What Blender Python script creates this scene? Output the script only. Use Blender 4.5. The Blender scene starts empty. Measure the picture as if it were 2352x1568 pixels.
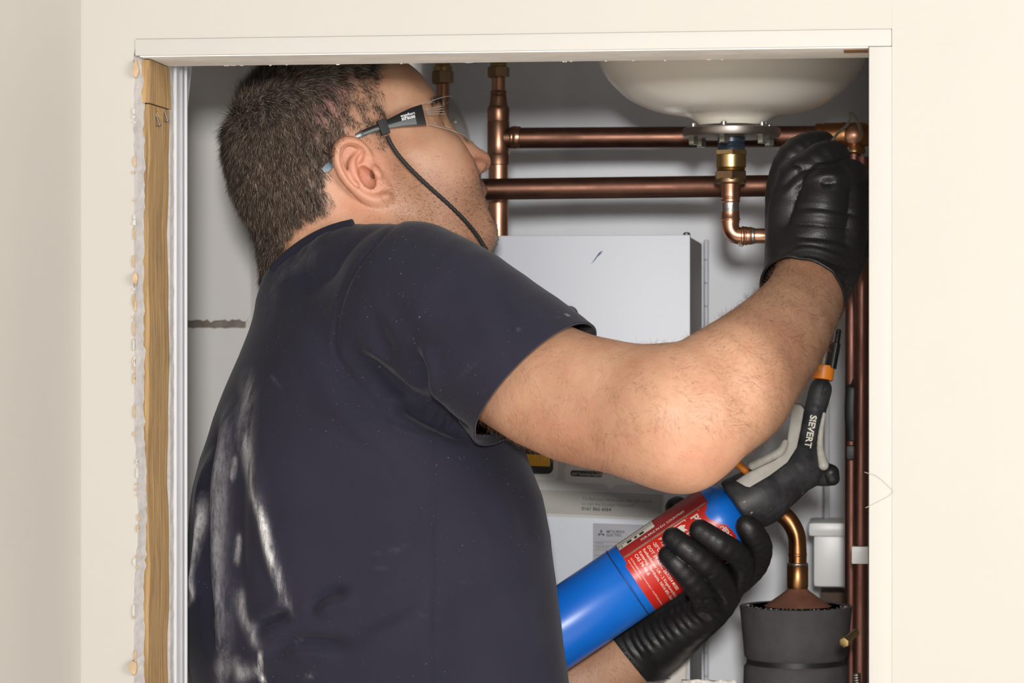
import bpy, bmesh, math, random
import numpy as np
from mathutils import Vector, Matrix
from mathutils.bvhtree import BVHTree

# ------------------------------------------------------------------ camera, light, exposure
SC = bpy.context.scene
COL = SC.collection
F_PX = 6533.0                       # focal length in pixels of the 2352 x 1568 frame (100 mm lens)
YAW = math.radians(7.19)
CAM = np.array([0.0, -2.5, 1.2])
VD = np.array([-math.sin(YAW), math.cos(YAW), 0.0])
VR = np.array([math.cos(YAW), math.sin(YAW), 0.0])
VZ = np.array([0.0, 0.0, 1.0])

cd = bpy.data.cameras.new('camera')
cd.lens = 100.0
cd.sensor_width = 36.0
cd.clip_start = 0.05
cd.dof.use_dof = True
cd.dof.focus_distance = 2.70
cd.dof.aperture_fstop = 9.0
cam = bpy.data.objects.new('camera', cd)
cam.location = CAM
cam.rotation_euler = (math.pi / 2, 0, YAW)
COL.objects.link(cam)
SC.camera = cam

world = bpy.data.worlds.new('room_light')
SC.world = world
world.use_nodes = True
world.node_tree.nodes['Background'].inputs[0].default_value = (1.0, 0.965, 0.925, 1)
world.node_tree.nodes['Background'].inputs[1].default_value = 0.55

def area_light(name, loc, target, size, power, color):
    l = bpy.data.lights.new(name, 'AREA')
    l.shape = 'DISK'
    l.size = size
    l.energy = power
    l.color = color
    o = bpy.data.objects.new(name, l)
    o.location = loc
    o.rotation_euler = (Vector(target) - Vector(loc)).to_track_quat('-Z', 'Y').to_euler()
    COL.objects.link(o)
area_light('soft_box', (0.10, -3.2, 1.50), (-0.3, 0.3, 1.2), 0.24, 62, (1.0, 0.98, 0.955))
area_light('side_fill', (2.3, -1.7, 1.6), (-0.7, -0.2, 1.15), 1.5, 60, (1.0, 0.97, 0.93))  # unseen fill lamp added at the right to brighten the left wall

vs = SC.view_settings
vs.view_transform = 'Standard'
vs.look = 'None'
vs.exposure = 0.44
vs.gamma = 1.0
vs.use_curve_mapping = False

rng = np.random.default_rng(7)
random.seed(7)

# ------------------------------------------------------------------ frames and helpers
def U(px, py, Y):
    """photo pixel + distance behind the wall face -> world point"""
    v = VD + (px - 1176) / F_PX * VR + (784 - py) / F_PX * VZ
    return CAM + v * (Y + 2.5) / v[1]

def PX(V):
    q = np.asarray(V) - CAM
    k = q @ VD
    return np.stack([1176 + F_PX * (q @ VR) / k, 784 - F_PX * (q @ VZ) / k], -1)

def SCL(px, py, Y):
    """metres per pixel there"""
    return float((U(px, py, Y) - CAM) @ VD) / F_PX

def srgb(r, g, b):
    f = lambda c: (c / 255 / 12.92) if c / 255 <= 0.04045 else ((c / 255 + 0.055) / 1.055) ** 2.4
    return (f(r), f(g), f(b), 1.0)

class NT:
    def __init__(self, name):
        self.m = bpy.data.materials.new(name)
        self.m.use_nodes = True
        self.t = self.m.node_tree
        self.b = self.t.nodes['Principled BSDF']
        self.coord = self.t.nodes.new('ShaderNodeTexCoord')
    def n(self, typ, **kw):
        x = self.t.nodes.new(typ)
        for k, v in kw.items():
            if k in ('inp',):
                for a, b in v.items():
                    x.inputs[a].default_value = b
            else:
                setattr(x, k, v)
        return x
    def l(self, a, b):
        self.t.links.new(a, b)
    def noise(self, scale, detail=4, rough=0.55, stretch=None, coord='Object'):
        nz = self.n('ShaderNodeTexNoise', inp={'Scale': scale, 'Detail': detail, 'Roughness': rough})
        src = self.coord.outputs[coord]
        if stretch is not None:
            mp = self.n('ShaderNodeMapping')
            mp.inputs['Scale'].default_value = stretch
            self.l(src, mp.inputs['Vector'])
            src = mp.outputs['Vector']
        self.l(src, nz.inputs['Vector'])
        return nz.outputs['Fac']
    def ramp(self, fac, stops):
        r = self.n('ShaderNodeValToRGB')
        cr = r.color_ramp
        while len(cr.elements) < len(stops):
            cr.elements.new(0.5)
        for e, (p, c) in zip(cr.elements, stops):
            e.position = p
            e.color = c if len(c) == 4 else (*c, 1)
        self.l(fac, r.inputs['Fac'])
        return r.outputs['Color']
    def mix(self, fac, a, b, mode='MIX'):
        m = self.n('ShaderNodeMix', data_type='RGBA', blend_type=mode)
        for sock, v in ((m.inputs[0], fac), (m.inputs[6], a), (m.inputs[7], b)):
            if hasattr(v, 'is_linked'):
                self.l(v, sock)
            else:
                sock.default_value = v
        return m.outputs[2]
    def math(self, op, a, b=0.5, clamp=False):
        m = self.n('ShaderNodeMath', operation=op, use_clamp=clamp)
        for s, v in ((m.inputs[0], a), (m.inputs[1], b)):
            if hasattr(v, 'is_linked'):
                self.l(v, s)
            else:
                s.default_value = v
        return m.outputs[0]
    def attr(self, name):
        return self.n('ShaderNodeAttribute', attribute_name=name).outputs['Fac']
    def bump(self, h, strength=0.3, dist=0.002, prev=None):
        b = self.n('ShaderNodeBump', inp={'Strength': strength, 'Distance': dist})
        self.l(h, b.inputs['Height'])
        if prev is not None:
            self.l(prev, b.inputs['Normal'])
        self.l(b.outputs['Normal'], self.b.inputs['Normal'])
        return b.outputs['Normal']
    def base(self, c):
        if hasattr(c, 'is_linked'):
            self.l(c, self.b.inputs['Base Color'])
        else:
            self.b.inputs['Base Color'].default_value = c
    def set(self, **kw):
        for k, v in kw.items():
            s = self.b.inputs[k.replace('_', ' ')]
            if hasattr(v, 'is_linked'):
                self.l(v, s)
            else:
                s.default_value = v

def plain(name, col, rough=0.5, metal=0.0, var=0.08, scale=30, bump=0.0, spec=0.5):
    t = NT(name)
    f = t.noise(scale)
    lo = tuple(c * (1 - var) for c in col[:3]) + (1,)
    hi = tuple(min(1, c * (1 + var)) for c in col[:3]) + (1,)
    t.base(t.ramp(f, [(0.3, lo), (0.7, hi)]))
    t.set(Roughness=rough, Metallic=metal)
    t.b.inputs['Specular IOR Level'].default_value = spec
    if bump:
        t.bump(t.noise(scale * 6), bump, 0.001)
    return t.m

def link(o, parent=None):
    COL.objects.link(o)
    if parent is not None:
        o.parent = parent
        o.matrix_parent_inverse = parent.matrix_world.inverted()
    return o

def mesh_np(name, V, quads=None, tris=None, mat=None, parent=None, smooth=True, poly=None):
    me = bpy.data.meshes.new(name)
    V = np.asarray(V, dtype=np.float32)
    parts = []
    sizes = []
    if quads is not None and len(quads):
        parts.append(np.asarray(quads, np.int32).ravel()); sizes.append(np.full(len(quads), 4, np.int32))
    if tris is not None and len(tris):
        parts.append(np.asarray(tris, np.int32).ravel()); sizes.append(np.full(len(tris), 3, np.int32))
    for p in (poly or []):
        parts.append(np.asarray(p, np.int32)); sizes.append(np.array([len(p)], np.int32))
    idx = np.concatenate(parts); sz = np.concatenate(sizes)
    me.vertices.add(len(V)); me.vertices.foreach_set('co', V.ravel())
    me.loops.add(len(idx)); me.loops.foreach_set('vertex_index', idx)
    me.polygons.add(len(sz))
    st = np.zeros(len(sz), np.int32); st[1:] = np.cumsum(sz)[:-1]
    me.polygons.foreach_set('loop_start', st)
    me.polygons.foreach_set('use_smooth', np.full(len(sz), bool(smooth)))
    me.update(calc_edges=True)
    me.validate()
    o = bpy.data.objects.new(name, me)
    for m in (mat if isinstance(mat, list) else [mat]):
        if m: me.materials.append(m)
    link(o, parent)
    return o

def fattr(o, name, arr):
    a = o.data.attributes.new(name, 'FLOAT', 'POINT')
    a.data.foreach_set('value', np.asarray(arr, np.float32))

def tag(o, label=None, cat=None, group=None, kind=None):
    if label: o['label'] = label
    if cat: o['category'] = cat
    if group: o['group'] = group
    if kind: o['kind'] = kind
    return o

def empty(name, loc, label=None, cat=None, group=None):
    o = bpy.data.objects.new(name, None)
    o.empty_display_size = 0.03
    o.location = loc
    COL.objects.link(o)
    bpy.context.view_layer.update()
    return tag(o, label, cat, group)

def from_bm(name, bm, mat=None, parent=None, smooth=False, angle=None):
    me = bpy.data.meshes.new(name)
    bm.normal_update()
    bm.to_mesh(me); bm.free()
    o = bpy.data.objects.new(name, me)
    if mat: me.materials.append(mat)
    if smooth:
        for p in me.polygons: p.use_smooth = True
        if angle:
            me.set_sharp_from_angle(angle=math.radians(angle))
    link(o, parent)
    return o

def bm_box(bm, lo, hi, bevel=0.0):
    lo = Vector(lo); hi = Vector(hi)
    r = bmesh.ops.create_cube(bm, size=1.0)
    vs = r['verts']
    for v in vs:
        v.co = Vector([(lo[i] + hi[i]) / 2 + v.co[i] * (hi[i] - lo[i]) for i in range(3)])
    if bevel:
        es = list({e for v in vs for e in v.link_edges})
        bmesh.ops.bevel(bm, geom=es, offset=bevel, segments=2, affect='EDGES', profile=0.7)

def box(name, lo, hi, mat, parent=None, bevel=0.0):
    bm = bmesh.new(); bm_box(bm, lo, hi, bevel)
    return from_bm(name, bm, mat, parent, smooth=bool(bevel), angle=40)

def spline(pts, n=8):
    """Catmull-Rom through rows of any width"""
    P = np.asarray(pts, float)
    if len(P) < 3:
        t = np.linspace(0, 1, n + 1)[:, None]
        return P[0] * (1 - t) + P[1] * t
    Q = np.vstack([2 * P[0] - P[1], P, 2 * P[-1] - P[-2]])
    out = []
    for i in range(1, len(Q) - 2):
        for t in np.linspace(0, 1, n, endpoint=False):
            a, b, c, d = Q[i - 1], Q[i], Q[i + 1], Q[i + 2]
            out.append(0.5 * (2 * b + (c - a) * t + (2 * a - 5 * b + 4 * c - d) * t * t + (3 * b - a - 3 * c + d) * t ** 3))
    out.append(P[-1])
    return np.array(out)

def frames(C):
    T = np.gradient(C, axis=0)
    T /= np.linalg.norm(T, axis=1)[:, None] + 1e-12
    ref = np.array([0, -1.0, 0.02]) if abs(T[0][1]) < 0.9 else np.array([0, 0, 1.0])
    N = []
    n = ref - T[0] * (ref @ T[0]); n /= np.linalg.norm(n)
    for t in T:
        n = n - t * (n @ t); n /= np.linalg.norm(n)
        N.append(n)
    N = np.array(N)
    return T, N, np.cross(T, N)

def tube(name, C, R, mat, parent=None, seg=16, caps=True, flat=None):
    """sweep a circle (or an ellipse, flat=(a,b) factors) along the points C with radii R"""
    C = np.asarray(C, float)
    R = np.broadcast_to(np.asarray(R, float), (len(C),))
    T, N, B = frames(C)
    a = np.linspace(0, 2 * np.pi, seg, endpoint=False)
    fa, fb = flat or (1, 1)
    V = C[:, None] + R[:, None, None] * (np.cos(a)[None, :, None] * N[:, None] * fa + np.sin(a)[None, :, None] * B[:, None] * fb)
    V = V.reshape(-1, 3)
    q = []
    for i in range(len(C) - 1):
        j = np.arange(seg)
        q.append(np.stack([i * seg + j, i * seg + (j + 1) % seg, (i + 1) * seg + (j + 1) % seg, (i + 1) * seg + j], 1))
    poly = [list(range(seg))[::-1], list(range((len(C) - 1) * seg, len(C) * seg))] if caps else None
    o = mesh_np(name, V, np.vstack(q), mat=mat, parent=parent, poly=poly)
    o.data.set_sharp_from_angle(angle=math.radians(50))
    return o

def lathe(name, prof, origin, axis, mat, parent=None, seg=48, caps=True, sharp=40):
    """prof rows (t, r) along axis from origin, metres"""
    origin = np.asarray(origin, float); ax = np.asarray(axis, float); ax = ax / np.linalg.norm(ax)
    ref = np.array([0, -1.0, 0]) if abs(ax[1]) < 0.9 else np.array([0, 0, 1.0])
    n = ref - ax * (ref @ ax); n /= np.linalg.norm(n); b = np.cross(ax, n)
    a = np.linspace(0, 2 * np.pi, seg, endpoint=False) + (0.13 if seg == 6 else math.pi / seg)
    V = np.concatenate([origin + ax * t + r * (np.cos(a)[:, None] * n + np.sin(a)[:, None] * b) for t, r in prof])
    q = []
    for i in range(len(prof) - 1):
        j = np.arange(seg)
        q.append(np.stack([i * seg + j, i * seg + (j + 1) % seg, (i + 1) * seg + (j + 1) % seg, (i + 1) * seg + j], 1))
    poly = [list(range(seg))[::-1], list(range((len(prof) - 1) * seg, len(prof) * seg))] if caps else None
    o = mesh_np(name, V, np.vstack(q), mat=mat, parent=parent, poly=poly)
    bm = bmesh.new(); bm.from_mesh(o.data); bmesh.ops.recalc_face_normals(bm, faces=bm.faces); bm.to_mesh(o.data); bm.free()
    o.data.set_sharp_from_angle(angle=math.radians(sharp))
    return o

def text_2d(body, size=1.0, bold=0.0, align='LEFT', spacing=1.0):
    cu = bpy.data.curves.new('txt', 'FONT')
    cu.body = body; cu.size = size; cu.align_x = align; cu.offset = bold; cu.space_character = spacing
    cu.resolution_u = 3
    ob = bpy.data.objects.new('txt', cu); COL.objects.link(ob)
    dg = bpy.context.evaluated_depsgraph_get()
    me = bpy.data.meshes.new_from_object(ob.evaluated_get(dg))
    V = np.array([v.co[:] for v in me.vertices]).reshape(-1, 3)
    P = [list(p.vertices) for p in me.polygons]
    bpy.data.objects.remove(ob); bpy.data.curves.remove(cu); bpy.data.meshes.remove(me)
    return V, P

def mapped(name, items, fn, mat, parent):
    """items: (V2d, polys); fn maps an (n,2) array to world points; one flat printed part"""
    VV = []; PP = []; k = 0
    for V, P in items:
        VV.append(np.asarray(V)[:, :2]); PP += [[i + k for i in p] for p in P]; k += len(V)
    W = fn(np.vstack(VV))
    return mesh_np(name, W, mat=mat, parent=parent, poly=PP, smooth=False)

def shifted(it, dx, dy, rot=0.0):
    V, P = it
    c, s = math.cos(rot), math.sin(rot)
    W = np.asarray(V)[:, :2]
    return (np.stack([W[:, 0] * c - W[:, 1] * s + dx, W[:, 0] * s + W[:, 1] * c + dy], 1), P)

def rect2(x0, y0, x1, y1):
    return (np.array([[x0, y0], [x1, y0], [x1, y1], [x0, y1]], float), [[0, 1, 2, 3]])

def rrect2(x0, y0, x1, y1, r, n=6):
    pts = []
    for cx, cy, a0 in ((x1 - r, y0 + r, -90), (x1 - r, y1 - r, 0), (x0 + r, y1 - r, 90), (x0 + r, y0 + r, 180)):
        for i in range(n + 1):
            a = math.radians(a0 + 90 * i / n)
            pts.append((cx + r * math.cos(a), cy + r * math.sin(a)))
    return (np.array(pts), [list(range(len(pts)))])

# ------------------------------------------------------------------ implicit surfaces
class RC:                                            # tapered capsule
    def __init__(s, a, b, ra, rb, k=0.01, sub=False):
        s.a = np.asarray(a, np.float32); s.b = np.asarray(b, np.float32); s.ra = ra; s.rb = rb; s.k = k; s.sub = sub
        s.ba = s.b - s.a; s.bb = float(s.ba @ s.ba) + 1e-12
    def __call__(s, p):
        q = p - s.a
        t = np.clip(q @ s.ba / s.bb, 0, 1)
        return np.linalg.norm(q - t[:, None] * s.ba, axis=1) - (s.ra + (s.rb - s.ra) * t)

class EL:                                            # ellipsoid; M rows are its axes
    def __init__(s, c, r, M=None, k=0.01, sub=False):
        s.c = np.asarray(c, np.float32); s.r = np.asarray(r, np.float32)
        s.M = np.asarray(M if M is not None else np.eye(3), np.float32); s.k = k; s.sub = sub
    def __call__(s, p):
        q = (p - s.c) @ s.M.T / s.r
        k0 = np.linalg.norm(q, axis=1); k1 = np.linalg.norm(q / s.r, axis=1) + 1e-9
        return k0 * (k0 - 1) / k1

class FN:                                            # any implicit function
    def __init__(s, f, k=0.01, sub=False):
        s.f = f; s.k = k; s.sub = sub
    def __call__(s, p):
        return s.f(p)

def smin(a, b, k):
    h = np.clip(0.5 + 0.5 * (b - a) / k, 0, 1)
    return b + (a - b) * h - k * h * (1 - h)

def sd(prims, p):
    d = np.full(len(p), 1.0, np.float32)
    for q in prims:
        if q.sub: d = -smin(-d, q(p), q.k)
        else: d = smin(d, q(p), q.k)
    return d

def grad(prims, p, e=0.0006):
    g = np.zeros_like(p)
    for s in ((1, -1, -1), (-1, -1, 1), (-1, 1, -1), (1, 1, 1)):
        v = np.array(s, np.float32)
        g += v * sd(prims, p + v * e)[:, None]
    return g / (4 * e)

def project(prims, V, it=1):
    V = np.array(V, np.float32)
    cell = np.floor((V - V.min(0)) / 0.05).astype(np.int64)
    key = cell[:, 0] * 1000000 + cell[:, 1] * 1000 + cell[:, 2]
    order = np.argsort(key, kind='stable')
    cuts = np.flatnonzero(np.diff(key[order])) + 1
    for ids in np.split(order, cuts):
        W = V[ids]
        c = ((W.min(0) + W.max(0)) / 2)[None]; hd = float(np.linalg.norm(W.max(0) - W.min(0))) / 2
        pr = [q for q in prims if q(c)[0] < hd * 1.35 + 0.03]
        for _ in range(it):
            d = sd(pr, W); g = grad(pr, W)
            g2 = np.maximum((g * g).sum(1), 0.15)
            W = W - g * np.clip(d / g2, -0.004, 0.004)[:, None]
        V[ids] = W
    return V

def polygonise(prims, lo, hi, h, proj=1):
    """sparse surface nets"""
    lo = np.asarray(lo, np.float32); hi = np.asarray(hi, np.float32)
    B = 20
    nb = np.ceil((hi - lo) / h / B).astype(int)
    n = nb * B
    G = np.ones(n, np.float32)
    gi = np.stack(np.meshgrid(*[np.arange(x) for x in nb], indexing='ij'), -1).reshape(-1, 3)
    cen = (lo + (gi * B + B / 2) * h).astype(np.float32)
    hd = 0.87 * B * h
    D = np.stack([q(cen) for q in prims], 1)
    loc = np.stack(np.meshgrid(*[np.arange(B)] * 3, indexing='ij'), -1).reshape(-1, 3)
    subs = np.array([q.sub for q in prims])
    for bi in range(len(gi)):
        act = D[bi] < hd * 1.35 + 0.03
        if not (act & ~subs).any(): continue
        if D[bi][~subs].min() < -hd * 1.6 and not (act & subs).any():
            val = np.full(B ** 3, -1.0, np.float32)
        else:
            p = (lo + (gi[bi] * B + loc) * h).astype(np.float32)
            val = sd([q for q, a in zip(prims, act) if a], p)
        i, j, k = gi[bi] * B
        G[i:i + B, j:j + B, k:k + B] = val.reshape(B, B, B)
    S = G < 0
    cnt = np.zeros(n - 1, np.int8)
    for a in (0, 1):
        for b in (0, 1):
            for c in (0, 1):
                cnt += S[a:n[0] - 1 + a, b:n[1] - 1 + b, c:n[2] - 1 + c]
    ci = np.argwhere((cnt > 0) & (cnt < 8))
    idx = np.full(n - 1, -1, np.int32)
    idx[ci[:, 0], ci[:, 1], ci[:, 2]] = np.arange(len(ci))
    acc = np.zeros((len(ci), 3)); num = np.zeros(len(ci))
    cs = [(a, b, c) for a in (0, 1) for b in (0, 1) for c in (0, 1)]
    vals = {c: G[ci[:, 0] + c[0], ci[:, 1] + c[1], ci[:, 2] + c[2]] for c in cs}
    for c in cs:
        for ax in range(3):
            if c[ax]: continue
            e = list(c); e[ax] = 1; e = tuple(e)
            v0, v1 = vals[c], vals[e]
            m = (v0 < 0) != (v1 < 0)
            t = np.where(m, v0 / np.where(m, v0 - v1, 1), 0)
            pt = np.tile(np.array(c, float), (len(ci), 1)); pt[:, ax] = t
            acc += pt * m[:, None]; num += m
    V = lo + (ci + acc / num[:, None]) * h
    Q = []
    for ax in range(3):
        o1, o2 = [(1, 2), (2, 0), (0, 1)][ax]
        sl0 = [slice(1, -1)] * 3; sl1 = [slice(1, -1)] * 3
        sl0[ax] = slice(0, -1); sl1[ax] = slice(1, None)
        a0 = S[tuple(sl0)]; a1 = S[tuple(sl1)]
        for flip in (False, True):
            w = np.argwhere(a0 & ~a1 if not flip else ~a0 & a1)
            if not len(w): continue
            off = np.ones(3, int); off[ax] = 0
            w = w + off
            def cell(d1, d2):
                x = w.copy(); x[:, o1] += d1; x[:, o2] += d2
                return idx[x[:, 0], x[:, 1], x[:, 2]]
            q = np.stack([cell(-1, -1), cell(0, -1), cell(0, 0), cell(-1, 0)], 1)
            if flip: q = q[:, ::-1]
            Q.append(q[(q >= 0).all(1)])
    Q = np.vstack(Q)
    if proj: V = project(prims, V, proj)
    return np.asarray(V, np.float32), Q

def subdivide(V, Q, sel):
    """split the selected quads in four (their outer edges stay straight, so nothing opens)"""
    q = Q[sel]; rest = Q[~sel]
    E = np.sort(np.stack([q, np.roll(q, -1, 1)], -1).reshape(-1, 2), 1)
    key = E[:, 0].astype(np.int64) * (len(V) + 1) + E[:, 1]
    uk, inv, cn = np.unique(key, return_inverse=True, return_counts=True)
    ue = np.stack([uk // (len(V) + 1), uk % (len(V) + 1)], 1)
    mid = (V[ue[:, 0]] + V[ue[:, 1]]) / 2
    cen = V[q].mean(1)
    nv = len(V)
    mi = inv.reshape(-1, 4) + nv
    ce = np.arange(len(q)) + nv + len(mid)
    NQ = np.concatenate([np.stack([q[:, i], mi[:, i], ce, mi[:, i - 1]], 1) for i in range(4)])
    V2 = np.vstack([V, mid, cen])
    free = np.ones(len(V2), bool); free[:nv] = False
    free[nv:nv + len(mid)] = cn > 1
    return V2, np.vstack([rest, NQ]), free

def vnormals(V, Q):
    n = np.cross(V[Q[:, 2]] - V[Q[:, 0]], V[Q[:, 3]] - V[Q[:, 1]])
    N = np.zeros_like(V)
    for i in range(4): np.add.at(N, Q[:, i], n)
    return N / (np.linalg.norm(N, axis=1)[:, None] + 1e-12)

def chain(pts, k=0.02, sub=False):
    """pts rows (px, py, Y, radius in px) -> tapered capsules"""
    out = []
    W = [(U(p[0], p[1], p[2]), p[3] * SCL(p[0], p[1], p[2])) for p in pts]
    if len(W) > 2:
        S_ = spline([np.append(p, r) for p, r in W], 3)
        W = [(q[:3], q[3]) for q in S_]
    for i, ((a, ra), (b, rb)) in enumerate(zip(W[:-1], W[1:])):
        out.append(RC(a, b, ra, rb, k if i == 0 else 0.0009, sub))
    return out

def ball(px, py, Y, rx, ry, rd, rot=0.0, k=0.01, sub=False):
    """ellipsoid: rx, ry in px along picture axes turned by rot degrees (clockwise), rd depth half-size in px"""
    s = SCL(px, py, Y)
    c, sn = math.cos(math.radians(rot)), math.sin(math.radians(rot))
    M = np.stack([VR * c - VZ * sn, VR * sn + VZ * c, -VD])
    return EL(U(px, py, Y), np.array([rx, ry, rd]) * s, M, k, sub)

def poly_dist(P, L):
    """distance of 2-D points P to the polyline L, and the position 0..1 along it"""
    L = np.asarray(L, float); best = np.full(len(P), 1e9); pos = np.zeros(len(P))
    seg = np.linalg.norm(np.diff(L, axis=0), axis=1); cum = np.concatenate([[0], np.cumsum(seg)])
    for i in range(len(L) - 1):
        a, b = L[i], L[i + 1]; ab = b - a
        t = np.clip((P - a) @ ab / (ab @ ab), 0, 1)
        d = np.linalg.norm(P - a - t[:, None] * ab, axis=1)
        m = d < best
        best = np.where(m, d, best); pos = np.where(m, (cum[i] + t * seg[i]) / cum[-1], pos)
    return best, pos

def in_poly(P, L):
    L = np.asarray(L, float); x, y = P[:, 0], P[:, 1]; r = np.zeros(len(P), bool)
    j = len(L) - 1
    for i in range(len(L)):
        xi, yi = L[i]; xj, yj = L[j]
        c = ((yi > y) != (yj > y)) & (x < (xj - xi) * (y - yi) / (yj - yi + 1e-12) + xi)
        r ^= c; j = i
    return r

def strands(name, root, d0, d1, length, rad, mats, mat_idx, parent):
    """tapered three-sided hairs: d0 direction at the root, d1 towards the tip"""
    n = len(root)
    length = np.broadcast_to(length, (n,))[:, None]
    mid = root + d0 * length * 0.5
    tip = mid + d1 * length * 0.5
    ref = np.tile(np.array([0.3, -0.9, 0.31]), (n, 1))
    a = np.cross(d0, ref); a /= np.linalg.norm(a, axis=1)[:, None] + 1e-9
    b = np.cross(d0, a)
    rad = np.broadcast_to(rad, (n,))[:, None]
    V = np.zeros((n, 7, 3))
    for i in range(3):
        w = math.cos(2.094 * i) * a + math.sin(2.094 * i) * b
        V[:, i] = root + w * rad
        V[:, 3 + i] = mid + w * rad * 0.85
    V[:, 6] = tip
    o = np.arange(n)[:, None] * 7
    q = np.concatenate([o + np.array([i, (i + 1) % 3, 3 + (i + 1) % 3, 3 + i]) for i in range(3)])
    t = np.concatenate([o + np.array([3 + i, 3 + (i + 1) % 3, 6]) for i in range(3)])
    ob = mesh_np(name, V.reshape(-1, 3), q, t, mat=mats, parent=parent)
    if len(mats) > 1:
        ob.data.polygons.foreach_set('material_index', np.tile(mat_idx, 6).astype(np.int32))
    return ob

def sample_quads(V, Q, w, n):
    """random points on quads with weight w (per quad, multiplied by area)"""
    ar = np.linalg.norm(np.cross(V[Q[:, 2]] - V[Q[:, 0]], V[Q[:, 3]] - V[Q[:, 1]]), axis=1) * w
    c = rng.choice(len(Q), n, p=ar / ar.sum())
    a, b = rng.random((2, n, 1))
    q = Q[c]
    return (V[q[:, 0]] * (1 - a) + V[q[:, 1]] * a) * (1 - b) + (V[q[:, 3]] * (1 - a) + V[q[:, 2]] * a) * b, c

def unit(v):
    return v / (np.linalg.norm(v, axis=-1, keepdims=True) + 1e-9)

# ------------------------------------------------------------------ materials of the place
def wall_paint(name, col, warm=0.03):
    t = NT(name)
    f = t.noise(5, 5); g = t.noise(45, 4)
    a = t.ramp(f, [(0.3, tuple(c * (1 - warm) for c in col[:3])), (0.7, col[:3])])
    t.base(t.mix(t.math('MULTIPLY', g, 0.05), a, srgb(190, 170, 150)))
    t.set(Roughness=0.62)
    n1 = t.bump(t.noise(260, 3), 0.10, 0.0006)
    t.bump(t.noise(9, 3), 0.12, 0.004, n1)
    return t.m
M_CREAM = wall_paint('cream_paint', srgb(169, 165, 158))
M_TRIM = wall_paint('cream_trim_paint', srgb(171, 168, 162))
M_GREYWALL = wall_paint('inner_board', srgb(226, 223, 220), 0.03)
M_INNER = wall_paint('closet_paint', srgb(234, 231, 228), 0.03)
M_LINTEL = plain('lintel_underside', srgb(230, 226, 220), 0.7, var=0.12, scale=25, bump=0.2)
M_RAWBROWN = plain('bare_brown_board', srgb(140, 104, 72), 0.8, var=0.2, scale=60)
M_GYPSUM = plain('gypsum', srgb(166, 162, 160), 0.9, var=0.14, scale=90, bump=0.5)
M_PAPER_TORN = plain('torn_paper', srgb(160, 136, 108), 0.9, var=0.2, scale=80, bump=0.3)
M_PLASTIC_W = plain('white_plastic', srgb(226, 226, 224), 0.35, var=0.03)
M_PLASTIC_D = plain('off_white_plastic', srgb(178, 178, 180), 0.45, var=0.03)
M_PLASTIC_G = plain('grey_white_plastic', srgb(150, 150, 153), 0.45, var=0.04)
M_FLOOR = plain('pale_floor', srgb(232, 228, 220), 0.7, var=0.05, scale=6)

t = NT('sawn_pine')
grain = t.noise(9, 7, 0.62, (34, 30, 1.3))
fine = t.noise(30, 5, 0.6, (60, 40, 1.6))
big = t.noise(3, 3)
c = t.ramp(grain, [(0.28, srgb(88, 64, 36)), (0.45, srgb(140, 108, 66)), (0.62, srgb(168, 134, 84)), (0.8, srgb(186, 150, 94))])
c = t.mix(t.math('MULTIPLY', big, 0.45), c, srgb(128, 112, 86))
vo = t.n('ShaderNodeTexVoronoi', inp={'Scale': 7.0})
mp = t.n('ShaderNodeMapping'); mp.inputs['Scale'].default_value = (2.2, 2.2, 0.75)
t.l(t.coord.outputs['Object'], mp.inputs['Vector']); t.l(mp.outputs['Vector'], vo.inputs['Vector'])
kn = t.ramp(vo.outputs['Distance'], [(0.0, (1, 1, 1)), (0.10, (0, 0, 0))])
c = t.mix(t.math('MULTIPLY', kn, 0.75), c, srgb(70, 52, 32))
t.base(c); t.set(Roughness=0.8); t.bump(fine, 0.5, 0.0012)
M_PINE = t.m

def copper(name, a, b, rough=0.32):
    t = NT(name)
    f = t.noise(14, 6, 0.65); g = t.noise(70, 4, 0.6)
    c = t.ramp(f, [(0.30, a), (0.62, b)])
    c = t.mix(t.math('MULTIPLY', g, 0.35), c, tuple(x * 0.55 for x in a[:3]) + (1,))
    t.base(c); t.set(Metallic=1.0)
    r = t.ramp(t.noise(22, 4), [(0.3, (rough - 0.08,) * 3), (0.7, (rough + 0.14,) * 3)])
    t.l(r, t.b.inputs['Roughness'])
    t.bump(g, 0.05, 0.0006)
    return t.m
M_COP = copper('bright_copper', srgb(196, 136, 106), srgb(222, 172, 142), 0.33)
M_COP_DULL = copper('dull_copper', srgb(98, 68, 57), srgb(128, 92, 77), 0.45)
M_COP_MID = copper('brown_copper', srgb(150, 108, 86), srgb(182, 138, 114), 0.36)
M_COP_RED = copper('tarnished_copper', srgb(124, 84, 74), srgb(146, 104, 92), 0.48)
M_COP_HOT = copper('heat_stained_copper', srgb(150, 92, 56), srgb(182, 134, 88), 0.34)
M_BRASS = plain('brass', srgb(186, 160, 112), 0.34, 1.0, 0.15, 40)
M_BRASS_D = plain('dull_brass', srgb(150, 124, 96), 0.42, 1.0, 0.15, 40)
M_SOLDER = plain('solder', srgb(196, 192, 186), 0.3, 1.0, 0.25, 160, 0.3)
M_STEEL = plain('zinc_steel', srgb(146, 138, 132), 0.42, 1.0, 0.15, 50)
M_BOLT = plain('bolt_zinc', srgb(206, 210, 200), 0.28, 1.0, 0.1, 50)
M_PTFE = plain('blue_sealant', srgb(46, 58, 72), 0.35, 0.2, 0.4, 120)
M_BLACK = plain('black_plastic', srgb(30, 29, 30), 0.45, var=0.15)
M_FOAM = plain('black_foam', srgb(74, 71, 72), 0.75, var=0.14, scale=60, bump=0.4, spec=0.3)
M_FOAM_CUT = plain('cut_foam', srgb(92, 90, 90), 0.9, var=0.3, scale=220, bump=0.8)
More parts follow.
